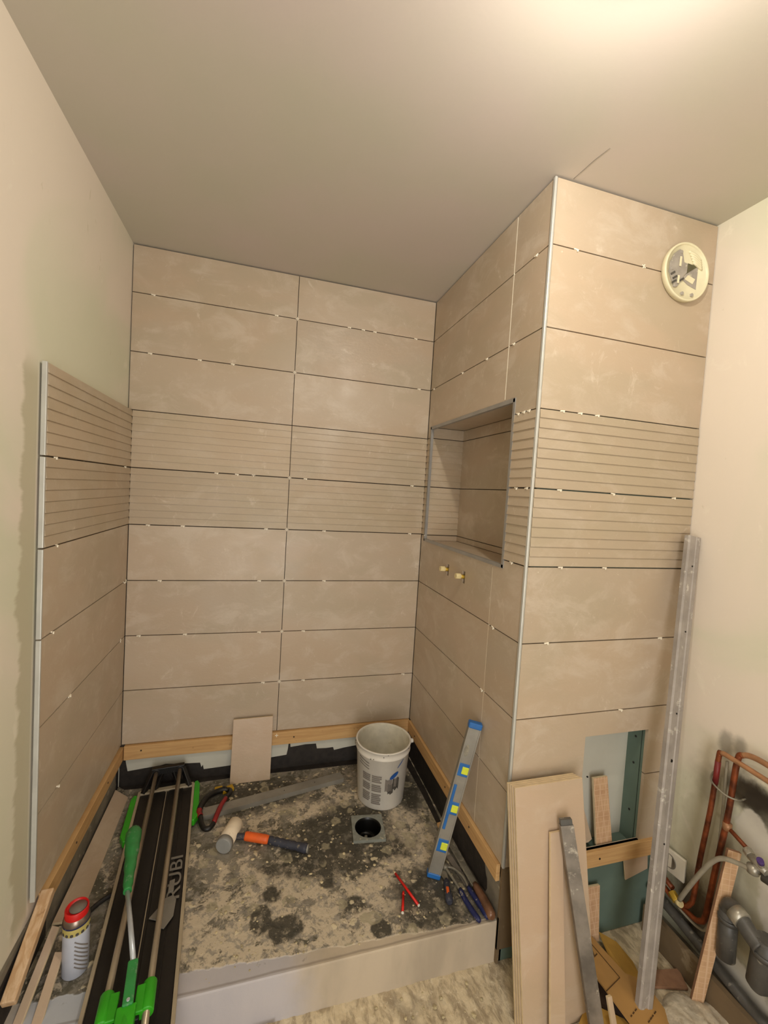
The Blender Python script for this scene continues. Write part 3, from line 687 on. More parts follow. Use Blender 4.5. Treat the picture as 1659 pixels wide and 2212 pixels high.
# four-tile stack leaning on partition
base = V((1.345, -1.23, 0)); topp = V((1.345, -.945, 0))
lean = V((.0, .130, .655)).normalized(); xw = V((1, 0, 0)); xw = (xw-lean*xw.dot(lean)).normalized(); nrm = xw.cross(lean)
if nrm.y > 0: nrm = -nrm
LEN = .668; labs = ['frontmost of four long beige tiles leaning on the partition corner', 'second tile from the front in the leaning stack of four', 'third tile from the front in the leaning stack of four', 'rearmost tile of the four leaning against the partition corner']
for i in range(4):
    o0 = V((1.357, -1.082, .002))+V((0, 1, 0))*(-.0112*(3-i)-.009)+xw*(.0012*(3-i))
    a0 = o0; a1 = o0+xw*.250; a1.z = a0.z+xw.z*.25
    zfix = V((0, 0, max(0, .002-a1.z))); up = lean*(LEN-.0025*i)
    slab('long_tile', labs[3-i], 'tile', [a0+zfix, a1+zfix, a1+zfix+up, a0+zfix+up], .0092, group='long tiles leaning on the partition')
# narrow strip in front of the stack
s0 = V((1.430, -1.152, .002)); s1_ = V((1.470, -1.036, .528)); su = s1_-s0
slab('tile_strip', 'narrow beige tile strip leaning on the long tiles beside the grey bar', 'tile strip', [s0, s0+V((.052, 0, 0)), s0+V((.044, 0, 0))+su, s0+su], .009)
slab('tile_strip', 'white-edged tile sliver standing beside the foot of the grey bar', 'tile strip', [(1.612, -1.20, .002), (1.630, -1.20, .002), (1.622, -1.165, .11), (1.606, -1.165, .11)], .009)
# stained hollow aluminium straightedge leaning on the stack
def hollow(name, label, cat, a, b_, w_, t_, mat, upv, capm=None, wall_=.002, th=None):
    t = thing(name, label, cat, a); a = V(a); b_ = V(b_); d = (b_-a).normalized(); sd = d.cross(V(upv)).normalized(); u = sd.cross(d)
    m = MB(); prof = [(-w_/2, -t_/2), (w_/2, -t_/2), (w_/2, t_/2), (-w_/2, t_/2)]; inn = [(x*(1-2*wall_/w_), y*(1-2*wall_/t_)) for x, y in prof]
    vs = [p+sd*x+u*y for p in (a, b_) for pr in (prof, inn) for x, y in pr]; fs = []
    for j in range(4):
        k_ = (j+1) % 4; fs += [(j, k_, 8+k_, 8+j), (4+j, 12+j, 12+k_, 4+k_), (j, 4+j, 4+k_, k_), (8+j, 8+k_, 12+k_, 12+j)]
    m.add(vs, fs); m.build('profile', mat, t, .0008)
    return t, d, sd, u
bt = hollow('straightedge', 'grey stained aluminium bar leaning in front of the long tiles', 'straightedge', (1.562, -1.190, .012), (1.513, -1.048, .560), .040, .020, 'alu_dark', (-.3, -1, 0))[0]
b = MB(); b.beam((1.5116, -1.0445, .5755), (1.5136, -1.0500, .553), .036, .015, (-.3, -1, 0)); b.build('end_plug', 'pvc', bt, .001)
for q, rr in (((1.566, -1.154, .170), .006), ((1.567, -1.158, .160), .004), ((1.536, -1.070, .42), .003)):
    b = MB(); b.lathe([(0, -rr), (rr, 0), (0, rr)], q, None, 7); b.build('plaster_blob', 'debris', bt)
# tall galvanised straightedge leaning against the right wall
t = thing('wall_profile', 'tall dull aluminium straightedge leaning in the corner by the copper pipes', 'straightedge', (1.79, -1.13, 0))
A, Bp = V((1.756, -1.150, .004)), V((2.016, -.962, 1.456)); d = (Bp-A).normalized()
sd = V((1, 0, 0)); sd = (sd-d*sd.dot(d)).normalized(); u = d.cross(sd); u = u if u.y < 0 else -u
b = MB(); prof = [(-.028, 0), (-.028, .014), (-.022, .018), (-.008, .018), (-.005, .0155), (.005, .0155), (.008, .018), (.022, .018), (.028, .014), (.028, 0)]
vs = [p+sd*x+u*y for p in (A, Bp) for x, y in prof]; n_ = len(prof)
b.add(vs, [(i, (i+1) % n_, n_+(i+1) % n_, n_+i) for i in range(n_)]+[tuple(range(n_)), tuple(range(2*n_-1, n_-1, -1))])
b.build('profile', 'alu', t)
for f_ in (.33, .50, .60, .78, .93):
    b = MB(); p = A+(Bp-A)*f_+sd*random.uniform(-.004, .008)+u*.0155; b.tube([p, p+u*.0015], .0028 if f_ != .50 else .005, 8); b.build('screw_hole', 'blackpl', t)
b = MB()
p0 = A+(Bp-A)*.20; p1 = A+(Bp-A)*.31
b.beam(p0+sd*.030+u*.006, p1+sd*.030+u*.006, .004, .012, tuple(u)); b.build('end_lip', 'purple' if False else 'ink_dark', t)
# ------------------------------------------------------------------ spirit level
LA, LB = V((1.236, -.720, T+.004)), V((1.3565, -.738, .726)); d = (LB-LA).normalized()
t = thing('spirit_level', 'blue and grey spirit level leaning on the return wall near the drain', 'spirit level', LA)
fn = V((-.30, -.95, .05)); fn = (fn-d*fn.dot(d)).normalized(); sd = d.cross(fn).normalized()   # broad side faces fn
if sd.x > 0: sd = -sd
Ll = (LB-LA).length
def lv(s0, s1, w0, w1, dn, th_, name, mat, bev=.001, lab=None, par=None):
    c = LA+d*((s0+s1)/2)+sd*((w0+w1)/2)+fn*dn; R = Matrix((sd, d, fn)).transposed()
    m = MB(); m.box(c, (w1-w0, s1-s0, th_), R); o = m.build(name, mat, par or t, bev)
    if lab: plab(o, lab)
    return o
lv(.012, Ll-.014, -.022, .022, 0, .021, 'aluminium_body', 'galv', .002)
lv(.010, Ll-.012, -.0235, -.018, 0, .024, 'edge_rail', 'galv', .001); lv(.010, Ll-.012, .018, .0235, 0, .024, 'edge_rail', 'galv', .001)
lv(0, .02, -.025, .025, 0, .026, 'end_cap', 'blue', .004); lv(Ll-.022, Ll, -.025, .025, 0, .026, 'end_cap', 'blue', .004)
for s_ in (.128, .272, .418):
    vh = lv(s_-.024, s_+.024, -.019, .020, .003, .0185, 'vial_holder', 'blue', .002)
    lv(s_-.014, s_+.013, -.018, .006, .007, .015, 'bubble_vial', 'vial', .002, None, vh)
lv(.19, .36, .008, .018, .004, .019, 'label_strip', 'blue', .001, 'long blue printed strip')
m_ = MB()
c = LA+d*(Ll-.105)+sd*.008+fn*.0105; R = Matrix((sd, d, fn)).transposed()
vs = [c+R @ V((.009*math.cos(a), .022*math.sin(a), .0006)) for a in [2*math.pi*i/24 for i in range(24)]]
m_.add(vs, [tuple(range(24))]); m_.build('grip_slot', 'steel', t, fix=False)
# ------------------------------------------------------------------ tile cutter
ax = V((.086, -.905, 0)).normalized(); sx = V((-ax.y, ax.x, 0))*1.0   # along (towards camera) and to the right
if sx.x < 0: sx = -sx
CO = V((.216, -.085, T))     # far end centre of the base
t = thing('tile_cutter', 'black and green manual tile cutter lying along the side of the tray', 'tile cutter', CO+ax*.5)
Rc = Matrix((sx, ax, V((0, 0, 1)))).transposed()
def P(s_, a_, z_): return CO+sx*s_+ax*a_+V((0, 0, z_))
def cb(s0, s1, a0, a1, z0, z1, name, mat, bev=.001, lab=None):
    m = MB(); m.box(P((s0+s1)/2, (a0+a1)/2, (z0+z1)/2), (s1-s0, a1-a0, z1-z0), Rc); o = m.build(name, mat, t, bev)
    if lab: plab(o, lab)
    return o
LC = 1.22; HWd = .108
cb(-HWd+.006, HWd-.006, .0, LC, .006, .026, 'base_plate', 'black')
for sgn in (-1, 1):
    cb(sgn*HWd-.005, sgn*HWd+.005, 0, LC, .002, .034, 'side_rail', 'railm')
cb(-HWd, HWd, -.006, .016, .004, .034, 'end_rail', 'railm')
cb(-.0012, .0012, .02, LC, .026, .0275, 'breaking_line', 'railm', 0)
cb(-.062, -.006, .02, LC, .026, .031, 'deck_pad', 'blackpl'); cb(.010, .066, .02, LC, .026, .031, 'deck_pad', 'blackpl')
for sgn in (-1, 1):
    m = MB(); m.tube([P(sgn*.048, -.035, .092), P(sgn*.048, LC, .092)], .0085, 14); m.build('guide_rod', 'rod', t)
# far end support: black bridge
m = MB()
m.beam(P(-.066, -.03, .098), P(.066, -.03, .098), .022, .030); m.beam(P(-.060, -.03, .095), P(-.092, .012, .03), .016, .022); m.beam(P(.060, -.03, .095), P(.092, .012, .03), .016, .022)
m.beam(P(-.02, -.028, .09), P(-.045, .0, .03), .012, .016); m.beam(P(.02, -.028, .09), P(.045, .0, .03), .012, .016)
m.tube([P(-.048, -.045, .092), P(-.048, -.018, .092)], .017, 14); m.tube([P(.048, -.045, .092), P(.048, -.018, .092)], .017, 14)
m.box(P(0, -.03, .012), (.19, .03, .024), Rc)
m.build('end_support', 'blackpl', t, .002)
# green folding side extensions
for sgn, a0, a1 in ((-1, .02, .27), (1, -.01, .23)):
    m = MB(); pts = [(0, a0), (sgn*.012, a0-.006), (sgn*.022, a0+.02), (sgn*.024, a1-.03), (sgn*.010, a1), (0, a1)]
    m.prism(pts, P(sgn*(HWd+.005), 0, .006), sx, ax, (0, 0, 1), .026); m.build('side_extension', 'green', t, .002)
# carriage, clamps
AC = .895
for sgn in (-1, 1):
    m = MB(); m.tube([P(sgn*.048, AC-.035, .092), P(sgn*.048, AC+.035, .092)], .0165, 16); m.box(P(sgn*.030, AC+.005, .092), (.022, .062, .026), Rc); m.build('slider', 'green', t, .002)
m = MB(); m.box(P(.002, AC+.02, .086), (.062, .05, .02), Rc); m.build('carriage', 'blackpl', t, .002)
m = MB(); m.box(P(.004, AC+.075, .104), (.042, .10, .034), Rc); m.tube([P(.004, AC+.03, .100), P(.004, AC+.14, .108)], .020, 14); m.build('cutting_head', 'green', t, .003)
# lever: dark green shoe, silver bar, green grip
h0, h1, h2, h3 = P(.006, AC+.03, .118), P(.002, AC-.07, .126), P(-.048, AC-.275, .142), P(-.066, AC-.47, .152)
m = MB(); m.beam(h0, h1, .024, .018); m.build('lever_shoe', 'dgreen', t, .003)
m = MB(); m.tube([h1, P(-.022, AC-.17, .136), h2], .0068, 12); m.build('lever_bar', 'silver', t)
m = MB(); pr = [(h2, .012), (P(-.051, AC-.30, .145), .0145), (P(-.056, AC-.36, .148), .018), (P(-.061, AC-.42, .15), .0225), (h3, .025), (P(-.069, AC-.515, .152), .019)]
m.tube(bez([p for p, _ in pr], 3), [pr[min(int(i/3), 5)][1] for i in range(16)], 12); o = m.build('lever_grip', 'dgreen', t)
m = MB(); m.tube([h0-ax*.008+V((0, 0, .009)), h0-ax*.008+V((0, 0, .012))], .004, 10); m.build('pivot_bolt', 'silver', t)
# maker's lettering on the deck
me = text_mesh('RUBI', .058, .0008)
me.materials.append(M['greyplate'])
for v in me.vertices:
    x, y, z = v.co
    v.co = P(.094-y*1.0, .575-x*1.5, .0315+z)
o = bpy.data.objects.new('maker_lettering', me); COL.objects.link(o); o.parent = t; o.matrix_parent_inverse = Matrix.Translation(-t.location)
# loose grey plate on the deck
m = MB(); m.prism([(.287, -.700), (.310, -.664), (.320, -.640), (.345, -.632), (.356, -.650), (.358, -.705), (.338, -.742), (.322, -.735), (.315, -.712)], (0, 0, T+.032), (1, 0, 0), (0, 1, 0), (0, 0, 1), .004)
tag(m.build('plastic_plate', 'greyplate', None, .001), 'small grey angular plastic plate lying on the tile cutter deck', 'plate')
m = MB(); m.prism([(.322, -.575), (.338, -.57), (.342, -.615), (.325, -.62)], (0, 0, T+.032), (1, 0, 0), (0, 1, 0), (0, 0, 1), .003)
tag(m.build('plastic_clip', 'greyplate', None, .001), 'tiny grey plastic clip on the cutter deck below the lettering', 'clip')
# ------------------------------------------------------------------ mallet
t = thing('rubber_mallet', 'cream rubber mallet with orange and navy handle lying on the tray', 'mallet', (.50, -.42, T))
h0, h1 = V((.525, -.352, T+.031)), V((.484, -.462, T+.031))
b = MB(); b.tube([h0, h0+(h1-h0)*.04, h0+(h1-h0)*.2, h0+(h1-h0)*.80], [.026, .029, .030, .030], 24)
b.k = 1; b.tube([h0+(h1-h0)*.80, h0+(h1-h0)*.98, h1], [.0302, .030, .028], 24)
b.build('mallet_head', ['rubber', 'rubber_grey'], t)
b = MB(); b.tube([(.515, -.412, T+.026), (.555, -.420, T+.024), (.575, -.424, T+.023)], [.012, .011, .013], 12); b.build('neck', 'navy', t)
b = MB(); b.tube([(.560, -.420, T+.026), (.566, -.421, T+.025), (.640, -.447, T+.021), (.652, -.451, T+.020)], [.013, .016, .016, .014], 16); b.build('orange_sleeve', 'orange', t)
b = MB(); pth = [V((.650, -.450, T+.019)).lerp(V((.795, -.518, T+.016)), i/14) for i in range(15)]
b.tube(pth, [.0135+(.0022 if i % 2 else 0)+(.002 if i > 11 else 0) for i in range(15)], 14); b.build('ribbed_grip', 'navy', t)
b = MB(); b.tube([(.793, -.517, T+.016), (.800, -.520, T+.016)], .0145, 14); b.build('butt_cap', 'galv', t)
# ------------------------------------------------------------------ galvanised stud on tray
t = thing('metal_profile', 'grey metal stud profile lying across the tray behind the mallet', 'metal profile', (.69, -.2, T))
a_, b_ = V((.385, -.252, T)), V((1.0, -.130, T)); dd = (b_-a_).normalized(); ss = V((-dd.y, dd.x, 0))
b = MB(); prof = [(-.024, 0), (-.024, .020), (.024, .020), (.024, 0), (.0225, 0), (.0225, .0185), (-.0225, .0185), (-.0225, 0)]
vs = [p+ss*x+V((0, 0, z)) for p in (a_, b_) for x, z in prof]; n_ = 8
b.add(vs, [(i, (i+1) % n_, n_+(i+1) % n_, n_+i) for i in range(n_)]+[(0, 1, 6, 7), (1, 2, 5, 6), (2, 3, 4, 5), (8, 15, 14, 9), (9, 14, 13, 10), (10, 13, 12, 11)])
b.build('channel', 'galv', t)
b = MB()
for f_ in (.55, .78): p = a_.lerp(b_, f_)+V((0, 0, .0200)); b.tube([p, p+V((0, 0, .0008))], .0022, 8)
b.build('punched_hole', 'blackpl', t)
# ------------------------------------------------------------------ black-red nippers
t = thing('tile_nippers', 'tile nippers with looping black and red handles beside the tile cutter', 'nippers', (.42, -.21, T))
b = MB(); b.box((.475, -.118, T+.012), (.05, .03, .018), Matrix.Rotation(.35, 3, 'Z')); b.box((.435, -.112, T+.014), (.035, .022, .016), Matrix.Rotation(.1, 3, 'Z')); b.build('jaws', 'yellow', t, .004)
b = MB(); b.tube(bez([(.478, -.130, T+.016), (.458, -.126, T+.018), (.425, -.140, T+.02), (.395, -.175, T+.028), (.378, -.215, T+.03), (.372, -.245, T+.028)], 5), [.010]*3+[.012]*23, 10); b.build('handle_arm', 'blackpl', t)
b = MB(); b.tube(bez([(.372, -.245, T+.028), (.372, -.262, T+.026), (.38, -.278, T+.024)], 5), .0115, 10); b.build('red_grip', 'dred', t)
b = MB(); b.tube(bez([(.380, -.278, T+.024), (.388, -.31, T+.018), (.403, -.336, T+.014), (.422, -.338, T+.014), (.436, -.318, T+.016)], 5), .010, 10); b.build('strap_end', 'blackpl', t)
b = MB(); b.tube(bez([(.436, -.318, T+.016), (.447, -.275, T+.026), (.458, -.235, T+.03), (.472, -.195, T+.028)], 5), [.008]+[.010]*8+[.009]*7, 10); b.build('red_grip', 'dred', t)
b = MB(); b.tube(bez([(.472, -.195, T+.028), (.486, -.165, T+.024), (.488, -.14, T+.02), (.478, -.125, T+.016)], 5), .009, 10); b.build('handle_arm', 'blackpl', t)
# ------------------------------------------------------------------ pencils
def pencil(label, a, b_, tip):
    a, b_ = V(a), V(b_); t = thing('carpenter_pencil', label, 'pencil', a, 'red pencils on the tray'); d_ = (b_-a).normalized()
    m = MB(); m.tube([a+d_*.014, b_-d_*.003], .0045, 6); o = m.build('shaft', 'pencil', t)
    m = MB(); m.tube([b_-d_*.003, b_], .0046, 8); m.build('end_cap', 'white', t)
    m = MB(); m.tube([a, a+d_*.014], [.0012 if tip else .004, .0045], 6); m.build('sharpened_tip', 'biscuit' if tip else 'pencil', t)
pencil('long red carpenter pencil on the tray, sharpened end towards the drain', (1.098, -.668, T+.0055), (1.145, -.816, T+.0055), True)
pencil('short red pencil stub lying beside the long red pencil', (1.109, -.756, T+.0055), (1.082, -.828, T+.0055), False)
# ------------------------------------------------------------------ tools by the return wall
t = thing('putty_knife', 'small scraper with grey and orange handle below the spirit level', 'scraper', (1.26, -.76, T))
b = MB(); b.prism([(-.016, 0), (.016, 0), (.008, -.045), (-.006, -.045)], (1.281, -.705, T+.004), (1, .0, 0), (.1, 1, 0), (0, 0, 1), .0015); b.build('blade', 'steel', t)
b = MB(); b.tube(bez([(1.277, -.748, T+.010), (1.268, -.770, T+.014), (1.258, -.805, T+.014), (1.25, -.835, T+.012)], 4), [.006, .008, .010, .011, .011, .010, .010, .011, .013, .014, .014, .013, .009], 12); b.build('handle', 'navy', t)
b = MB(); b.box((1.257, -.802, T+.025), (.010, .026, .004), Matrix.Rotation(-.3, 3, 'Z')); b.build('orange_inlay', 'orange', t, .0015)
t = thing('pincers', 'steel pincers with two dark blue handles beside the scraper', 'pincers', (1.33, -.83, T))
b = MB(); b.tube(bez([(1.292, -.700, T+.012), (1.300, -.745, T+.012), (1.308, -.80, T+.012)], 4), [.005]*9, 8); b.tube(bez([(1.292, -.700, T+.012), (1.32, -.715, T+.014), (1.340, -.755, T+.014), (1.340, -.80, T+.013)], 4), [.0045]*13, 8)
b.lathe([(0, .004), (.012, .005), (.014, .012), (.012, .019), (0, .02)], (1.294, -.698, T), None, 14); b.build('jaws', 'steel', t)
for pts in ([(1.308, -.795, T+.012), (1.309, -.84, T+.012), (1.315, -.88, T+.012), (1.322, -.915, T+.012)], [(1.340, -.795, T+.013), (1.345, -.835, T+.013), (1.350, -.875, T+.013), (1.354, -.912, T+.013)]):
    b = MB(); b.tube(bez(pts, 4), [.006, .0085, .009, .009, .009, .009, .009, .009, .009, .009, .009, .009, .006], 12); b.build('blue_handle', 'dblue', t)
t = thing('long_rasp', 'long flat rasp with varnished brown handle against the return wall', 'rasp', (1.37, -.75, T))
b = MB(); b.beam((1.352, -.540, T+.020), (1.366, -.800, T+.018), .026, .006, (0.15, 0, 1)); b.build('blade', 'steel', t, .001)
b = MB(); b.tube([(1.366, -.795, T+.018), (1.3665, -.810, T+.019), (1.367, -.85, T+.021), (1.366, -.89, T+.022), (1.365, -.915, T+.022), (1.365, -.922, T+.022)], [.010, .013, .0145, .016, .0155, .009], 16); b.build('brown_handle', 'brownh', t)
b = MB(); b.beam((1.318, -.560, T+.006), (1.345, -.78, T+.006), .022, .008); tag(b.build('steel_strip', 'alu_dark', None, .001), 'dusty flat steel strip lying beside the long rasp', 'metal strip')
b = MB(); b.box((1.348, -.545, T+.030), (.024, .05, .014), Matrix.Rotation(.12, 3, 'Z')); tag(b.build('wood_block', 'wood', None, .002), 'small pale wood block lying on the tools at the return wall', 'wood block')
# ------------------------------------------------------------------ left side: tile strip, lath, offcuts, can
slab('tile_strip', 'long brown tile strip lying between the side wall and the cutter', 'tile strip', [(.006, -.640, T+.022), (.075, -.625, T+.003), (.060, -.075, T+.003), (.004, -.055, T+.030)], .008)
b = MB(); b.beam((.016, -.695, .318), (.020, -.905, .222), .026, .032, (1, 0, .0)); 
tag(b.build('wooden_lath', 'oldwood', None, .003), 'rough splintered pale lath sloping down the side wall behind the spray can', 'wooden lath')
slab('tile_strip', 'narrow tile offcut leaning behind the spray can, closer to the wall', 'tile strip', [(.018, -.900, T-.006), (.040, -.902, T-.004), (.060, -.735, T+.098), (.040, -.728, T+.10)], .009)
slab('tile_strip', 'narrow tile offcut in front of the spray can, over the kerb edge', 'tile strip', [(.062, -.985, T-.045), (.088, -.980, T-.042), (.088, -.775, T+.060), (.066, -.772, T+.062)], .009)
CC = V((.118, -.775, T))
t = thing('spray_can', 'white spray can with red cap standing beside the tile cutter', 'spray can', CC)
b = MB(); b.lathe([(0, .001), (.030, .001), (.0325, .004), (.0325, .150)], CC, None, 40); b.build('can_body', 'canwhite', t)
b = MB(); b.lathe([(.0327, .128), (.0327, .150)], CC, None, 40); b.build('label_band', 'canlabel', t)
b = MB()
for i in range(16):
    a = 2*math.pi*i/16; c_ = CC+V((.0326*math.cos(a), .0326*math.sin(a), .133)); n_ = V((math.cos(a), math.sin(a), 0))
    b.tube([c_, c_+n_*.0008], .0042, 10)
b.build('label_dots', 'ink_dark', t)
b = MB()
for i in range(7): 
    for k_ in range(12):
        a = -1.3+k_*.09; c_ = CC+V((.0327*math.cos(a), .0327*math.sin(a), .112-i*.012-.003*k_)); b.box(c_, (.003, .003, .0025))
b.build('printed_text', 'ink', t)
b = MB(); b.lathe([(.0328, .150), (.0335, .153), (.0328, .157), (.031, .165), (.0285, .169)], CC, None, 40); b.build('metal_dome', 'canmetal', t)
b = MB(); b.lathe([(.0333, .149), (.0338, .1515), (.0333, .154)], CC, None, 40); plab(b.build('rim_ring', 'dblue', t), 'dark blue ring')
b = MB(); b.lathe([(.0288, .168), (.0288, .186), (.027, .189), (.0255, .186), (.025, .182), (0, .182)], CC, None, 40); b.build('red_cap', 'red', t)
b = MB(); b.lathe([(0, .1825), (.021, .1825), (.021, .1835), (0, .1837)], CC+V((0.002, .003, .0)), None, 24); b.build('cap_disc', 'greyplate', t)
# broken black bracket lying by cutter
b = MB(); b.tube(bez([(.092, -.62, T+.006), (.10, -.60, T+.008), (.125, -.575, T+.010), (.148, -.56, T+.010)], 4), .007, 8)
tag(b.build('rubber_scrap', 'membrane', None), 'short twisted black rubber scrap between tile strip and cutter', 'rubber scrap')
# ------------------------------------------------------------------ hatch items
slab('tile_strip', 'terracotta-backed tile strip standing in the access hatch on the batten', 'tile strip', [(1.772, -.916, .332), (1.840, -.916, .332), (1.826, -.884, .560), (1.764, -.884, .560)], .010, ('tile_back', 'biscuit'))
slab('tile_offcut', 'slanted brown tile offcut in the hatch partly hidden by the long tiles', 'tile', [(1.675, -.905, .34), (1.745, -.905, .34), (1.765, -.900, .345), (1.690, -.885, .56)], .009)
slab('tile_offcut', 'pale tile corner stuck under the hatch batten on green board', 'tile', [(1.892, -.938, .200), (1.990, -.938, .225), (1.990, -.933, .290), (1.880, -.933, .290)], .006, ('loose_tile', 'biscuit'))
slab('tile_offcut', 'small ridged tile piece standing against the green board', 'tile', [(1.715, -.975, .040), (1.757, -.975, .040), (1.772, -.945, .212), (1.700, -.945, .216)], .010, ('tile_back', 'biscuit'))
# ------------------------------------------------------------------ cardboard
def sheet(name, label, pts, mat, th=.004, parent=None):
    b = MB(); P_ = [V(p) for p in pts]; n_ = (P_[1]-P_[0]).cross(P_[2]-P_[0]).normalized()
    if n_.z < 0: n_ = -n_
    k_ = len(P_); b.add(P_+[p-n_*th for p in P_], [tuple(range(k_)), tuple(range(2*k_-1, k_-1, -1))]+[(i, (i+1) % k_, k_+(i+1) % k_, k_+i) for i in range(k_)])
    return b.build(name, mat, parent)
t = thing('cardboard_sheet', 'torn brown printed cardboard lying beside the grey bar', 'cardboard', (1.72, -1.1, 0))
o0, ex_, ey_ = V((1.668, -.990, .075)), V((.075, -.290, -.062)).normalized(), V((.24, .095, -.035)).normalized()
nz = ex_.cross(ey_).normalized(); nz = nz if nz.z > 0 else -nz
def cp(u_, v_, h_=0): return o0+ex_*u_+ey_*v_+nz*h_
sheet('panel', '', [cp(-.10, -.045), cp(-.02, -.05), cp(.10, -.045), (cp(.29, -.05)), cp(.31, .10), cp(.16, .125), cp(.12, .075), cp(.0, .060), cp(-.09, .02)], 'cardboard', .004, t)
b = MB()
for (p_, q_) in (((-.03, .030), (.118, .040)), ((.118, .040), (.115, -.048)), ((-.03, .030), (-.028, -.02))): b.beam(cp(*p_, .0012), cp(*q_, .0012), .0022, .001, tuple(nz))
b.build('printed_frame', 'cardink', t)
me = text_mesh('ZIC', .040, .0006); me.materials.append(M['cardink'])
for v in me.vertices:
    x, y, z = v.co; v.co = cp(.022 + y*.9, .027-x*.9, .001+z)
o = bpy.data.objects.new('printed_letters', me); COL.objects.link(o); o.parent = t; o.matrix_parent_inverse = Matrix.Translation(-t.location)
b = MB()
random.seed(3)
for row in range(3):
    v_ = .02
    for i in range(7):
        wd = random.uniform(.006, .014); 
        if random.random() < .7: b.beam(cp(.185+row*.034, -.03+i*.015, .0012), cp(.185+row*.034, -.03+i*.015+wd, .0012), .003, .001, tuple(nz))
b.build('printed_text', 'cardink', t)
sheet('cardboard_flap', '', [(1.775, -.955, .050), (1.835, -.975, .020), (1.850, -1.03, .006), (1.832, -1.09, .006), (1.79, -1.13, .008), (1.760, -1.03, .03)], 'cardyellow', .004, t)
o = sheet('cardboard_scrap', '', [(1.50, -1.16, .012), (1.60, -1.10, .02), (1.70, -1.17, .012), (1.70, -1.40, .012), (1.5, -1.40, .012)], 'cardyellow', .004)
tag(o, 'ochre cardboard scrap on the floor under the leaning tiles', 'cardboard')
o = sheet('cardboard_scrap', '', [(1.61, -1.03, .010), (1.68, -1.03, .045), (1.745, -1.22, .010), (1.70, -1.26, .004)], 'darkcard', .004)
tag(o, 'dark folded scrap in the shadow below the printed cardboard', 'scrap')
# ------------------------------------------------------------------ right corner
slab('tile_offcut', 'reddish tile offcut flat on the floor in front of the copper pipes', 'tile', [(1.835, -1.104, .010), (1.960, -1.139, .010), (1.985, -1.085, .010), (1.850, -1.062, .010)], .008, ('clay', 'clay'))
slab('tile_strip', 'terracotta-backed tile strip leaning up to the chrome valve', 'tile strip', [(1.930, -1.172, .016), (1.964, -1.186, .016), (2.018, -1.213, .515), (1.986, -1.196, .520)], .010, ('tile_back', 'clay'))
# plaster heap
def mound(x, y):
    dx, dy = (x-1.90)/.135, (y+1.26)/.135; r = math.sqrt(dx*dx+dy*dy)+.12*noise.noise((x*14, y*14, 3)); return .034*max(0, 1-r**5)-.008 if r < 1 else -.02
b = lumpy(1.75, 2.047, -1.45, -1.12, .005, .006, .0, mound, 5, 40)
M['rubble'] = plain('pale_plaster_rubble', (216, 204, 182), .9, 0, .18, 26, (166, 152, 128), .6)
tag(b.build('plaster_rubble', 'rubble', None, fix=False), 'lumpy pale plaster rubble heaped on the floor by the leaning strip', 'plaster rubble', None, 'stuff')
wall('baseboard_right', 1.978, 1.996, -1.6, -.945, -.01, .098, 'kickboard')
b = MB(); b.bb(1.996, BX, -1.6, D, -.01, .06); struct(b.build('trim_4', 'cement'))
# socket
t = thing('wall_socket', 'square white socket plate hanging loose behind the tall straightedge', 'socket', (2.03, -1.0, .29))
Rs = Matrix.Rotation(math.radians(8), 3, 'Z')
b = MB(); b.box((2.034, -.998, .292), (.010, .080, .082), Rs); b.build('cover_plate', 'white', t, .003)
b = MB(); b.lathe([(.026, 0), (.024, .003), (.022, -.0), (.0, -.0)], (2.0285, -.985, .292), Matrix.Rotation(math.radians(-90), 3, 'Y'), 30); b.build('socket_well', 'greyplate', t)
# copper pipes
def pipe(label, pts, r, topn, name='copper_pipe'):
    t = thing(name, label, 'pipe', pts[0], 'copper pipes on the wall')
    P_ = bez(pts, 6); b = MB(); b.tube(P_[:topn], r, 12); b.build('horizontal_run', 'coppertop', t); b = MB(); b.tube(P_[topn-1:], r, 12); b.build('riser', 'copper', t); return t
px = 2.005
ta = pipe('copper pipe with the burgundy mark, bending at the top over the soot stain', [(px, -1.42, .775), (px, -1.28, .782), (px, -1.17, .787), (px, -1.138, .785), (px, -1.130, .765), (px, -1.122, .60), (px, -1.104, .40), (px, -1.096, .27), (px, -1.086, .232), (px, -1.068, .212), (px, -1.02, .212)], .0078, 19)
b = MB(); b.tube([(px, -1.1295, .755), (px, -1.127, .68)], .0083, 12); b.build('paint_mark', 'tape', ta)
tb = pipe('copper pipe that curves up behind and carries the side branch', [(px+.012, -1.42, .79), (px+.012, -1.30, .815), (px+.012, -1.23, .822), (px+.012, -1.19, .81), (px+.008, -1.178, .78), (px+.004, -1.170, .60), (px, -1.152, .40), (px, -1.138, .245), (px, -1.124, .212), (px, -1.10, .200), (px, -1.05, .200)], .0085, 19)
b = MB(); b.tube([(px+.004, -1.172, .57), (px, -1.205, .562), (px-.006, -1.245, .553)], .0062, 10); b.build('branch', 'copper', tb)
b = MB(); b.lathe([(.0, -.012), (.012, -.01), (.0125, .01), (0, .012)], (px+.003, -1.172, .572), None, 12); b.build('tee_joint', 'coppertop', tb)
t = thing('pipe_clip', 'thin metal clip holding both copper pipes to the wall', 'pipe clip', (px, -1.15, .67))
b = MB(); b.tube(bez([(BX, -1.10, .70), (2.02, -1.105, .695), (px-.012, -1.125, .685), (px-.012, -1.165, .672), (px+.01, -1.19, .668), (BX, -1.19, .668)], 5), .0028, 8); b.build('wire_strap', 'steel', t)
b = MB(); b.tube(bez([(px+.02, -1.143, .76), (px+.02, -1.144, .5), (px+.018, -1.135, .32), (px+.015, -1.135, .20), (px+.01, -1.11, .175), (px, -1.05, .185)], 6), .0045, 8)
tag(b.build('grey_cable', 'hose', None), 'thin grey cable running down between the two copper pipes', 'cable')
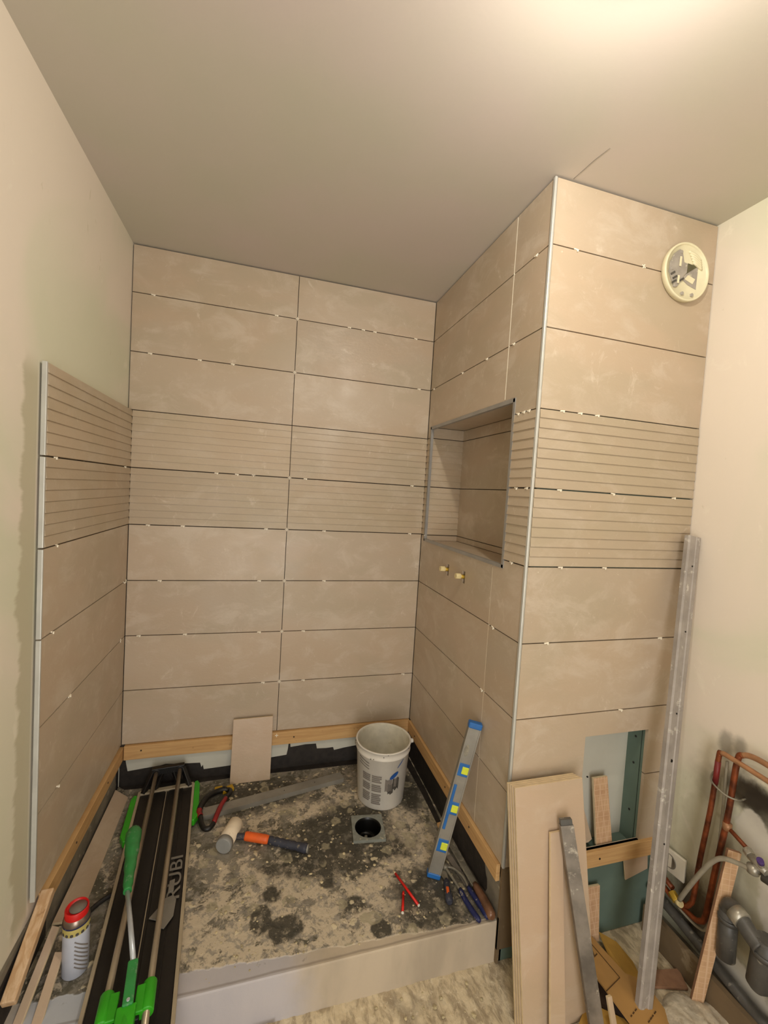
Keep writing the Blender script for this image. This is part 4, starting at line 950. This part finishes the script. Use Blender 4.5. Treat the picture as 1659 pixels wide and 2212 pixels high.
b = MB(); b.tube(bez([(1.985, -1.066, .232), (1.972, -1.10, .31), (1.965, -1.135, .39), (1.965, -1.165, .455), (1.97, -1.19, .49), (1.975, -1.225, .508), (1.98, -1.265, .52)], 6), .0068, 12)
t = tag(b.build('flexible_hose', 'hose', None), 'grey flexible hose arching from the brass nut up to the chrome valve', 'hose')
t = thing('pipe_fitting', 'yellow brass fitting at the foot of the grey hose', 'fitting', (1.99, -1.055, .215))
b = MB(); b.tube([(1.992, -1.032, .225), (1.988, -1.056, .216)], .014, 6); b.build('hexagon_nut', 'brass', t, .001)
b = MB(); b.tube([(1.988, -1.056, .216), (1.986, -1.072, .221)], .0105, 12); b.build('collar', 'brasspale', t)
for (lab, y0, z0_, r_) in (('copper stub pipe beside the socket, upper one', -1.03, .236, .0085), ('copper stub pipe beside the socket, lower one', -1.03, .205, .0085)):
    b = MB(); b.tube([(2.005, D-.01, z0_+.012), (2.003, -.98, z0_+.007), (1.998, y0, z0_)], r_, 10); tag(b.build('copper_stub', 'copper', None), lab, 'pipe', 'copper stubs by the socket')
# valve cluster
t = thing('valve', 'dusty chrome angle valve with purple cap at the top of the leaning strip', 'valve', (2.0, -1.27, .54))
b = MB(); b.tube([(2.0, -1.235, .552), (1.992, -1.252, .548)], .013, 6); b.build('hexagon_nut', 'chrome', t, .001)
b = MB(); b.tube([(1.993, -1.25, .547), (1.985, -1.30, .54)], .0115, 14); b.tube([(1.99, -1.27, .545), (1.99, -1.275, .518)], .011, 12); b.lathe([(0, -.016), (.015, -.01), (.016, .01), (0, .016)], (1.985, -1.265, .52), None, 14); b.build('valve_body', 'chrome', t)
b = MB(); b.tube([(1.984, -1.285, .545), (1.975, -1.287, .562)], .0075, 12); b.build('spindle', 'chrome', t)
b = MB(); b.tube([(1.976, -1.287, .560), (1.969, -1.288, .572)], .0085, 12); plab(b.build('cap', 'purple', t), 'purple cap')
b = MB(); b.tube([(1.985, -1.29, .52), (1.99, -1.36, .525)], .012, 12); b.build('outlet', 'pvc', t)
# waste pipes
t = thing('waste_trap', 'dark grey plastic waste trap beside the leaning tile strip', 'waste pipe', (1.99, -1.22, .2))
b = MB(); b.tube([(1.985, -1.215, .345), (1.985, -1.218, .20)], .0245, 20); b.build('vertical_pipe', 'pvc', t)
b = MB(); b.tube(bez([(1.985, -1.212, .335), (1.983, -1.222, .365), (1.975, -1.25, .362), (1.97, -1.285, .345), (1.97, -1.31, .335)], 5), .0225, 20); b.build('elbow', 'pvc', t)
b = MB(); b.tube([(1.985, -1.216, .325), (1.985, -1.2165, .312)], .0275, 20); b.build('collar', 'pvc', t)
b = MB(); b.tube([(1.975, -1.235, .366), (1.972, -1.262, .360)], .0262, 20); b.build('collar', 'chrome', t)
t = thing('waste_bottle', 'second dark grey waste pipe at the frame edge below the elbow', 'waste pipe', (1.99, -1.31, .2))
b = MB(); b.tube([(1.985, -1.315, .36), (1.985, -1.313, .31), (1.985, -1.305, .215), (1.985, -1.303, .205)], [.026, .030, .028, .02], 20); b.build('vertical_pipe', 'pvc', t)
b = MB(); b.tube([(1.985, -1.314, .325), (1.985, -1.313, .310)], .032, 20); b.build('collar', 'pvc', t)
b = MB(); b.tube(bez([(2.014, D-.005, .150), (2.014, -1.04, .140), (2.012, -1.14, .125), (2.012, -1.30, .10), (2.012, -1.5, .085)], 4), .0165, 14)
tag(b.build('drain_pipe', 'pvc', None), 'long dark grey drain pipe running behind the skirting board', 'pipe')
# ------------------------------------------------------------------ floor bits
slab('tile_offcut', 'reddish tile chip on the floor at the foot of the kerb', 'tile', [(.585, -.985, .012), (.665, -.965, .012), (.672, -.935, .014), (.6, -.95, .014)], .008, ('clay', 'clay'))
b = MB(); b.tube([(1.09, -1.06, .012), (1.105, -1.045, .013)], [.004, .003], 7); tag(b.build('plastic_fragment', 'dred', None), 'tiny red plastic fragment on the rough floor before the kerb', 'fragment')
b = MB(); b.tube([(1.895, -1.02, .008), (1.925, -1.04, .008)], .009, 10); tag(b.build('rubber_plug', 'blackpl', None), 'short dark rubber plug on the floor by the skirting board', 'plug')
# crumbs
def crumbs(name, label, n_, area, z, seed, rmax, mat='debris'):
    random.seed(seed); b = MB()
    for i in range(n_):
        x = random.uniform(area[0], area[1]); y = random.uniform(area[2], area[3])
        if (x-DC.x)**2+(y-DC.y)**2 < .006 or (x-BC.x)**2+(y-BC.y)**2 < .013 or (x < .46): continue
        r = rmax*random.random()**2+.0015; a = random.random()*6.28; k_ = random.randint(5, 7)
        ring = [(x+r*random.uniform(.6, 1.1)*math.cos(a+2*math.pi*j/k_), y+r*random.uniform(.6, 1.1)*math.sin(a+2*math.pi*j/k_), z) for j in range(k_)]
        top = (x, y, z+r*random.uniform(.25, .6))
        b.add(ring+[top], [(j, (j+1) % k_, k_) for j in range(k_)])
    return tag(b.build(name, mat, None, fix=False), label, 'debris', None, 'stuff')
crumbs('mortar_debris', 'pale mortar crumbs scattered over the dark tray floor', 420, (.46, 1.34, -.90, -.06), T+.0002, 11, .0065)
crumbs('floor_debris', 'pale crumbs scattered on the rough floor before the kerb', 260, (.5, 1.33, -1.5, -.95), .001, 12, .008)
# ------------------------------------------------------------------ lamp above, just outside the picture
t = thing('ceiling_lamp', 'bare bulb under an added plate that shades the ceiling above the shower front', 'lamp', (LAMP[0], LAMP[1], H))
b = MB(); b.lathe([(0, 0), (.105, -.0), (.105, -.036), (.100, -.042), (.022, -.042), (0, -.042)], (LAMP[0], LAMP[1], H-.001), None, 28); b.build('lamp_shield', 'white', t)  # unseen plate, added and sized to cut the bulb's glow on the ceiling
